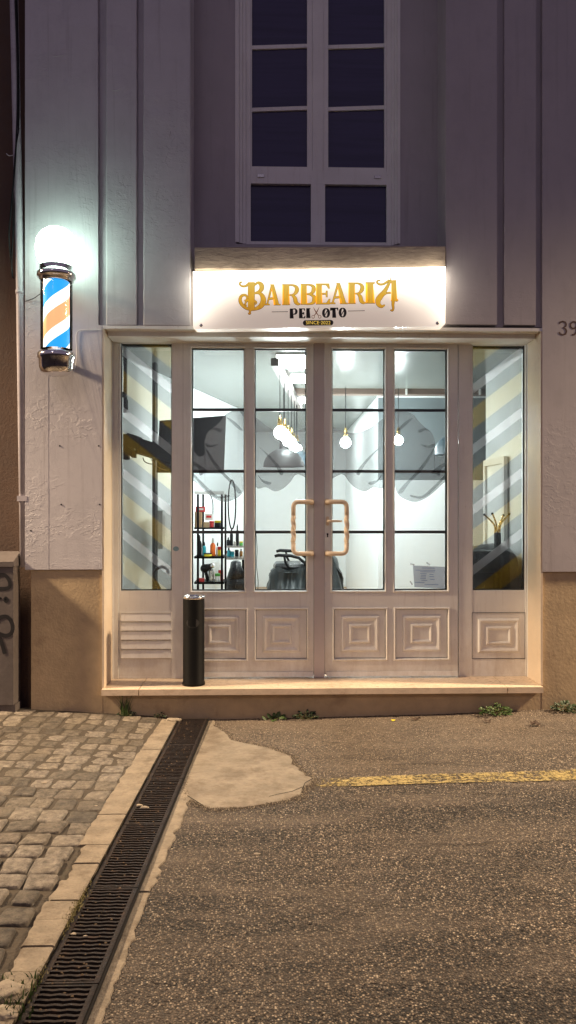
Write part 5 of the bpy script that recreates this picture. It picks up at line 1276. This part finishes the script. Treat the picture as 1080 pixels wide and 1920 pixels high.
item('jar', 397, 989, 9, 12, 'red', 'red jar on the top shelf of the rack', 'jar', cap='red'); item('jar', 408, 989, 12, 13, 'black_plastic', 'black jar with yellow lid on the top shelf', 'jar', cap='yellow')
item('bottle', 374, 1043, 9, 40, 'black_plastic', 'tall black spray bottle at the left of the middle shelf', 'bottle'); item('bottle', 383, 1043, 7, 27, 'teal', 'teal bottle on the middle shelf', 'bottle')
item('bottle', 399, 1043, 10, 34, 'orange', 'orange bottle in the centre of the middle shelf', 'bottle', cap='white'); item('bottle', 408, 1043, 6, 26, 'white', 'white bottle right of the orange one', 'bottle', YK+.16)
item('jar', 411, 1043, 6, 18, 'yellow', 'yellow and red jar on the middle shelf', 'jar', cap='red'); item('jar', 390, 1043, 15, 6, 'yellow', 'flat yellow tin on the middle shelf', 'tin', YK+.03)
item('box', 376, 1091, 14, 7, 'red', 'flat dark red case on the lowest shelf', 'box'); item('box', 414, 1091, 9, 22, 'red', 'red box on the lowest shelf of the rack', 'box', YK+.2); item('jar', 408, 1091, 10, 16, 'white', 'white and green jar on the lowest shelf', 'jar', cap='green')
item('bottle', 396, 1091, 10, 34, 'steel', 'chrome shaker on the lowest shelf', 'bottle', cap='steel')
hd = thing('hair_dryer', 'black and chrome hair dryer on the lowest shelf of the rack', 'hair dryer', P(385, 1091, YK+.04))
bm = B(); c_ = P(384, 1066, YK+.05); sphere(bm, c_, .045, 16, 1, 1.3, 1); tube(bm, [c_+Vector((.0, -.02, .01)), c_+Vector((.07, -.05, .03))], [.035, .026], 14); tube(bm, [c_+Vector((.01, 0, -.03)), c_+Vector((.03, 0, -.13))], [.018, .015], 10); build('body', bm, M['black_plastic'], hd)
bm = B(); tube(bm, [c_+Vector((.07, -.05, .03)), c_+Vector((.10, -.06, .04))], [.027, .022], 14); build('nozzle', bm, M['chrome'], hd)
# barber station with mirror on the left wall
YST = 3.0
st = thing('barber_counter', 'black counter along the left wall crowded with bottles', 'counter', P(440, 1120, YST))
bm = B(); x1 = P(459, 1000, YST-.2).x; box(bm, P(424, 1000, YST).x, x1, YST-.3, YST+.6, Z(1046, YST), Z(1043, YST)); box(bm, P(424, 1000, YST).x, x1-.02, YST-.1, YST+.5, Z(1026, YST), Z(1023, YST)); build('worktop', bm, M['steel'], st, bevel=.002)
bm = B(); 
for dy in (-.28, .56):
    box(bm, x1-.03, x1-.01, YST+dy, YST+dy+.02, FL, Z(1046, YST)-.001); 
build('leg', bm, M['black_metal'], st)
for i, (px, yb_, w, h, m, kind, lab, cap) in enumerate(((428, 1023, 6, 16, 'black_plastic', 'bottle', 'black bottle at the left of the counter ledge', None), (434, 1023, 6, 34, 'black_plastic', 'bottle', 'tall black bottle under the round mirror', None), (445, 1023, 6, 40, 'black_plastic', 'bottle', 'tallest black bottle right of the round mirror', None), (452, 1023, 7, 8, 'green', 'jar', 'small green jar on the counter ledge', 'yellow'), (441, 1023, 6, 8, 'steel', 'jar', 'small steel jar on the counter ledge', 'steel'),
      (429, 1043, 8, 16, 'teal', 'bottle', 'dark teal bottle on the worktop', None), (436, 1043, 7, 9, 'teal', 'jar', 'bright turquoise jar on the worktop', 'teal'), (444, 1043, 7, 12, 'black_plastic', 'jar', 'black jar on the worktop', None), (452, 1043, 6, 14, 'tan', 'bottle', 'amber bottle at the right of the worktop', None), (425, 1043, 5, 10, 'white', 'jar', 'white jar at the left end of the worktop', 'red'))):
    item(kind, px, yb_, w, h, m, lab, 'bottle' if kind == 'bottle' else 'jar', YST, cap)
mr = thing('round_mirror', 'tall oval mirror with thin black frame over the barber counter', 'mirror', P(434, 990, 3.3))
bm = B(); c_ = P(435, 946, 3.3); pts = [c_+Vector((.042*cos(a), .05*cos(a), .29*sin(a))) for a in [2*pi*i/40 for i in range(41)]]; tube(bm, pts, .009, 8, cap=False); build('frame', bm, M['black_metal'], mr)
bm = B(); bm.faces.new([bm.verts.new(p) for p in pts[:-1]]); build('mirror_glass', bm, M['glass'], mr)
wire('cord', [P(396, 918, 2.3), P(394, 926, 2.3), P(399, 942, 2.3), P(399, 975, 2.3)], .005, M['black_plastic'], mr)
# black stool / basin and dark bag behind the rack
sb = thing('stool', 'black leather saddle stool behind the product rack', 'stool', P(441, 1150, 2.55))
bm = B(); c_ = P(444, 1094, 2.55); k = (2.55+CD)/FOC; sphere(bm, c_, 22*k, 24, 1, .9, 1.05); tube(bm, [c_+Vector((0, 0, .06)), c_+Vector((-.01, 0, 30*k)), c_+Vector((-.01, 0, 40*k)), c_+Vector((-.01, 0, 43*k))], [.115, .065, .055, .03], 16); build('seat', bm, M['leather'], sb)
bm = B(); tube(bm, [c_-Vector((0, 0, .09)), (c_.x, c_.y, FL+.05)], .025, 12); lathe(bm, [(.18, 0), (.18, .02), (.03, .06)], c_.x, c_.y, 24, FL); build('base', bm, M['steel'], sb)
# trolley edge with scissors strip
# barber chair with cape
YC = 2.9
chr_ = thing('barber_chair', 'black barber chair seen from the side with a dark cape thrown over it', 'chair', P(575, 1190, YC))
k = (YC+CD)/FOC
for Y_, dx, dy in ((YC-.25, 0, 0), (YC+.28, 3, -9)):
    bm = B(); e = lambda a, b: P(a+dx, b+dy, Y_)
    tube(bm, [e(515, 1043), e(522, 1041), e(545, 1042), e(560, 1046), e(572, 1056), e(580, 1072)], [.016, .019, .018, .017, .017, .017], 10); tube(bm, [e(533, 1043), e(535, 1054), e(540, 1063), e(548, 1069)], .013, 8)
    build('armrest', bm, M['black_plastic'], chr_)
def cushion(bm, c_, sx, sy, sz, rot=0):
    g = bmesh.ops.create_cube(bm, size=2); vs = g['verts']
    bmesh.ops.subdivide_edges(bm, edges=list({e for v in vs for e in v.link_edges}), cuts=5, use_grid_fill=True)
    for v in bm.verts:
        p = v.co.copy(); l = max(abs(p.x), abs(p.y), abs(p.z)); r = p.normalized(); v.co = p.lerp(r*l*1.25, .38); v.co = Vector((v.co.x*sx, v.co.y*sy, v.co.z*sz))
    bmesh.ops.rotate(bm, verts=bm.verts, matrix=Matrix.Rotation(rot, 3, 'Y')); bmesh.ops.translate(bm, verts=bm.verts, vec=c_)
bm = B(); cushion(bm, P(548, 1061, YC), .20, .24, .045); build('seat', bm, M['leather'], chr_, smooth=True)
bm = B(); cushion(bm, P(602, 1048, YC), .06, .24, .24, R(12)); build('backrest', bm, M['leather'], chr_, smooth=True)
bm = B(); c_ = P(565, 1100, YC); tube(bm, [(c_.x, c_.y, c_.z+.15), (c_.x, c_.y, FL+.04)], .06, 16); lathe(bm, [(.28, 0), (.28, .02), (.06, .06)], c_.x, c_.y, 28, FL); build('base', bm, M['chrome'], chr_)
# cape: a sagging cloth draped over seat front and backrest
def cape(prof, y0, y1, name, amp=.025, seed=0):
    bm = B(); rows = []; n = 26
    for i in range(n+1):
        v = i/n; Y_ = y0+(y1-y0)*v; r = []
        for j, (a, b) in enumerate(prof):
            p = P(a, b, YC); nn = mnoise.noise(Vector((v*4+seed, j*.35, seed)))+.5*mnoise.noise(Vector((v*9, j*.9, seed+5)))
            r.append(bm.verts.new((p.x+amp*nn+.02*sin(v*9+j*.6), Y_+amp*.6*nn, p.z+amp*.5*nn-(.03*(2*v-1)**2 if j > 3 else 0))))
        rows.append(r)
    for a, b in zip(rows, rows[1:]):
        for j in range(len(prof)-1): bm.faces.new([a[j], b[j], b[j+1], a[j+1]])
    return build(name, bm, M['cape'], chr_, smooth=True)
cape(cr([(578, 1058), (560, 1064), (540, 1064), (524, 1062), (513, 1066), (509, 1078), (506, 1094), (503, 1115), (500, 1150)], 3), YC-.36, YC+.30, 'cape', .035)
cape(cr([(592, 1020), (604, 1018), (616, 1028), (626, 1045), (632, 1068), (638, 1095), (645, 1125), (648, 1160)], 3), YC-.30, YC+.30, 'cape', .03, 7)
tops = cr([(507, 1080), (512, 1068), (522, 1064), (540, 1070), (556, 1066), (575, 1060), (592, 1040), (606, 1020), (618, 1030), (630, 1062), (642, 1105)], 6)
bm = B(); rows = []; n = 16
for i, (a, b) in enumerate(tops):
    r = []
    for j in range(n+1):
        v = j/n; yy = b+(1185-b)*v; aa = a+(a-575)*.10*v; f = mnoise.noise(Vector((aa*.075+.6*v, v*1.3, 2))); f2 = mnoise.noise(Vector((aa*.17, v*2.1, 8)))
        sag = .10*math.exp(-((aa-548)/22)**2)*math.exp(-((v-.18)/.15)**2)
        p = P(aa, yy, YC-.36-.16*v**.6); r.append(bm.verts.new((p.x, p.y+.075*f+.03*f2+sag, max(p.z+.012*f2, FL+.02))))
    rows.append(r)
for a, b in zip(rows, rows[1:]):
    for j in range(n): bm.faces.new([a[j], b[j], b[j+1], a[j+1]])
build('cape', bm, M['cape'], chr_, smooth=True)
# right side: coat rack, armchair, inner door
dr_ = thing('interior_door', 'white inner door frame on the right wall seen through the right side window', 'door', (RB[0], 1.3, FL))
bm = B(); xw = RB[0]+.0
def onwall(px):      # y on the right wall plane for a pixel column
    r = ray(px, CY); t = xw/r.x; return -CD+r.y*t
ya, yb_ = onwall(950), onwall(914); zt2 = CH+(CY-871)/FOC*(ya+CD+yb_+CD)/2
for yy_ in (ya, yb_): box(bm, xw-.035, xw-.001, yy_-.03, yy_+.03, FL, zt2-.0005)
box(bm, xw-.035, xw-.001, ya-.03, yb_+.03, zt2, zt2+.06); build('door_frame', bm, M['white'], dr_, bevel=.004)
bm = B(); box(bm, xw-.012, xw-.001, ya+.031, yb_-.031, FL, zt2-.001); build('door_leaf', bm, M['white_wall'], dr_, bevel=.002)
cr_ = thing('coat_rack', 'black coat stand with four curved brass hooks behind the right side window', 'coat stand', P(935, 1150, .62))
yk = .62; bm = B(); tube(bm, [P(933, 1190, yk), P(933, 1060, yk), P(933, 999, yk)], .030, 4); build('post', bm, M['black_metal'], cr_)
for q in ([(928, 1000), (928, 988), (923, 979), (908, 965)], [(932, 1000), (931, 985), (927, 972), (923, 963)], [(935, 1000), (936, 986), (940, 976), (944, 966)], [(937, 998), (938, 986), (943, 977), (955, 964)]):
    pts = [P(a, b, yk+.01*i) for i, (a, b) in enumerate(q)]; wire('hook', pts, .0075, M['brass'], cr_)
    bm = B(); sphere(bm, pts[-1], .0105, 10); build('hook_tip', bm, M['black_plastic'], cr_)
ac = thing('armchair', 'glossy black leather armchair behind the right side window', 'armchair', P(920, 1190, .9))
ya_ = .80
bm = B(); prof = cr([(872, 1060), (885, 1031), (905, 1026), (928, 1022), (944, 1021), (958, 1027), (963, 1036), (967, 1060), (969, 1115), (969, 1180)], 3); rows = []
for i in range(9):
    v = i/8; rows.append([bm.verts.new((p.x, ya_-.10+.55*v, max(FL, p.z-.05*abs(2*v-1)**3))) for p in (P(a, b, ya_) for a, b in prof)])
for a, b in zip(rows, rows[1:]):
    for j in range(len(prof)-1): bm.faces.new([a[j], b[j], b[j+1], a[j+1]])
fr_ = rows[0]; base = [bm.verts.new((v.co.x, v.co.y, FL)) for v in fr_]
for j in range(len(fr_)-1): bm.faces.new([fr_[j], fr_[j+1], base[j+1], base[j]])
build('body', bm, M['leather'], ac, smooth=False)
bm = B(); cushion(bm, P(902, 1052, ya_-.16), .17, .10, .09); build('armrest', bm, M['leather'], ac, smooth=True)
# white cable trim by the back wall
wire_o = wire('wall_cable', [(P(480, 1000, 4.0).x, 4.0, Z(1000, 4.0)), P(482, 1030, 4.0), P(481, 1060, 4.0), P(484, 1090, 4.0), P(483, 1112, 4.0)], .004, M['black_plastic'], None)
tag(wire_o, 'thin dark cable hanging down the wall left of the barber chair', 'cable')
# ================================================================= LIGHT, WORLD, CAMERA
w_ = bpy.data.worlds.new('World'); sc.world = w_; w_.use_nodes = True; nt = w_.node_tree; nt.nodes.clear()
sky = N(nt, 'ShaderNodeTexSky', sky_type='NISHITA'); sky.sun_disc = False; sky.sun_elevation = R(-2.0); sky.sun_rotation = R(200); 
bg = N(nt, 'ShaderNodeBackground'); ow = N(nt, 'ShaderNodeOutputWorld')
c = mix(nt, .75, sky.outputs[0], (.45, .35, .53)); L(nt, c, bg.inputs[0]); bg.inputs[1].default_value = .41; L(nt, bg.outputs[0], ow.inputs[0])
def street(name, loc, aim, power, colr, ang, blend, rad=.12):
    l = bpy.data.lights.new(name, 'SPOT'); l.energy = power; l.color = colr; l.spot_size = R(ang); l.spot_blend = blend; l.shadow_soft_size = rad
    o = bpy.data.objects.new(name, l); C.objects.link(o); o.location = loc; o.rotation_euler = (Vector(aim)-Vector(loc)).to_track_quat('-Z', 'Y').to_euler(); return o
WARM = (1.0, .74, .48)
street('street_lamp_light', (-6.2, -.8, 4.6), (-1.2, -.9, -.4), 4300, WARM, 70, 1.0, .3)
street('street_lamp_light', (8.0, -.75, 5.2), (1.5, -.8, -.8), 6400, WARM, 64, 1.0, .3)
street('street_lamp_light', (-3.0, -8.5, 5.5), (0, -.6, .3), 330, WARM, 40, 1.0, .2)
su = bpy.data.lights.new('sun', 'SUN'); su.energy = .06; su.color = (.86, .78, 1); su.angle = R(12); so = bpy.data.objects.new('sun', su); C.objects.link(so); so.rotation_euler = (R(58), 0, R(-12))
cam = bpy.data.cameras.new('camera'); co = bpy.data.objects.new('camera', cam); C.objects.link(co); co.location = (0, -CD, CH); co.rotation_euler = (R(90), 0, -PSI)
cam.sensor_fit = 'HORIZONTAL'; cam.sensor_width = 36; cam.lens = 36*FOC/1080; cam.shift_y = -(960-CY)/1080*1.0; cam.clip_end = 500; cam.clip_start = .05
sc.camera = co
sc.render.engine = 'CYCLES'; cy = sc.cycles; cy.use_denoising = True; cy.max_bounces = 8; cy.transparent_max_bounces = 16; cy.sample_clamp_indirect = 6; cy.caustics_reflective = False; cy.caustics_refractive = False; cy.use_light_tree = True; cy.blur_glossy = .5
try: cy.denoiser = 'OPENIMAGEDENOISE'; cy.denoising_input_passes = 'RGB_ALBEDO_NORMAL'
except Exception: pass
sc.view_settings.view_transform = 'Standard'; sc.view_settings.look = 'None'; sc.view_settings.exposure = 0
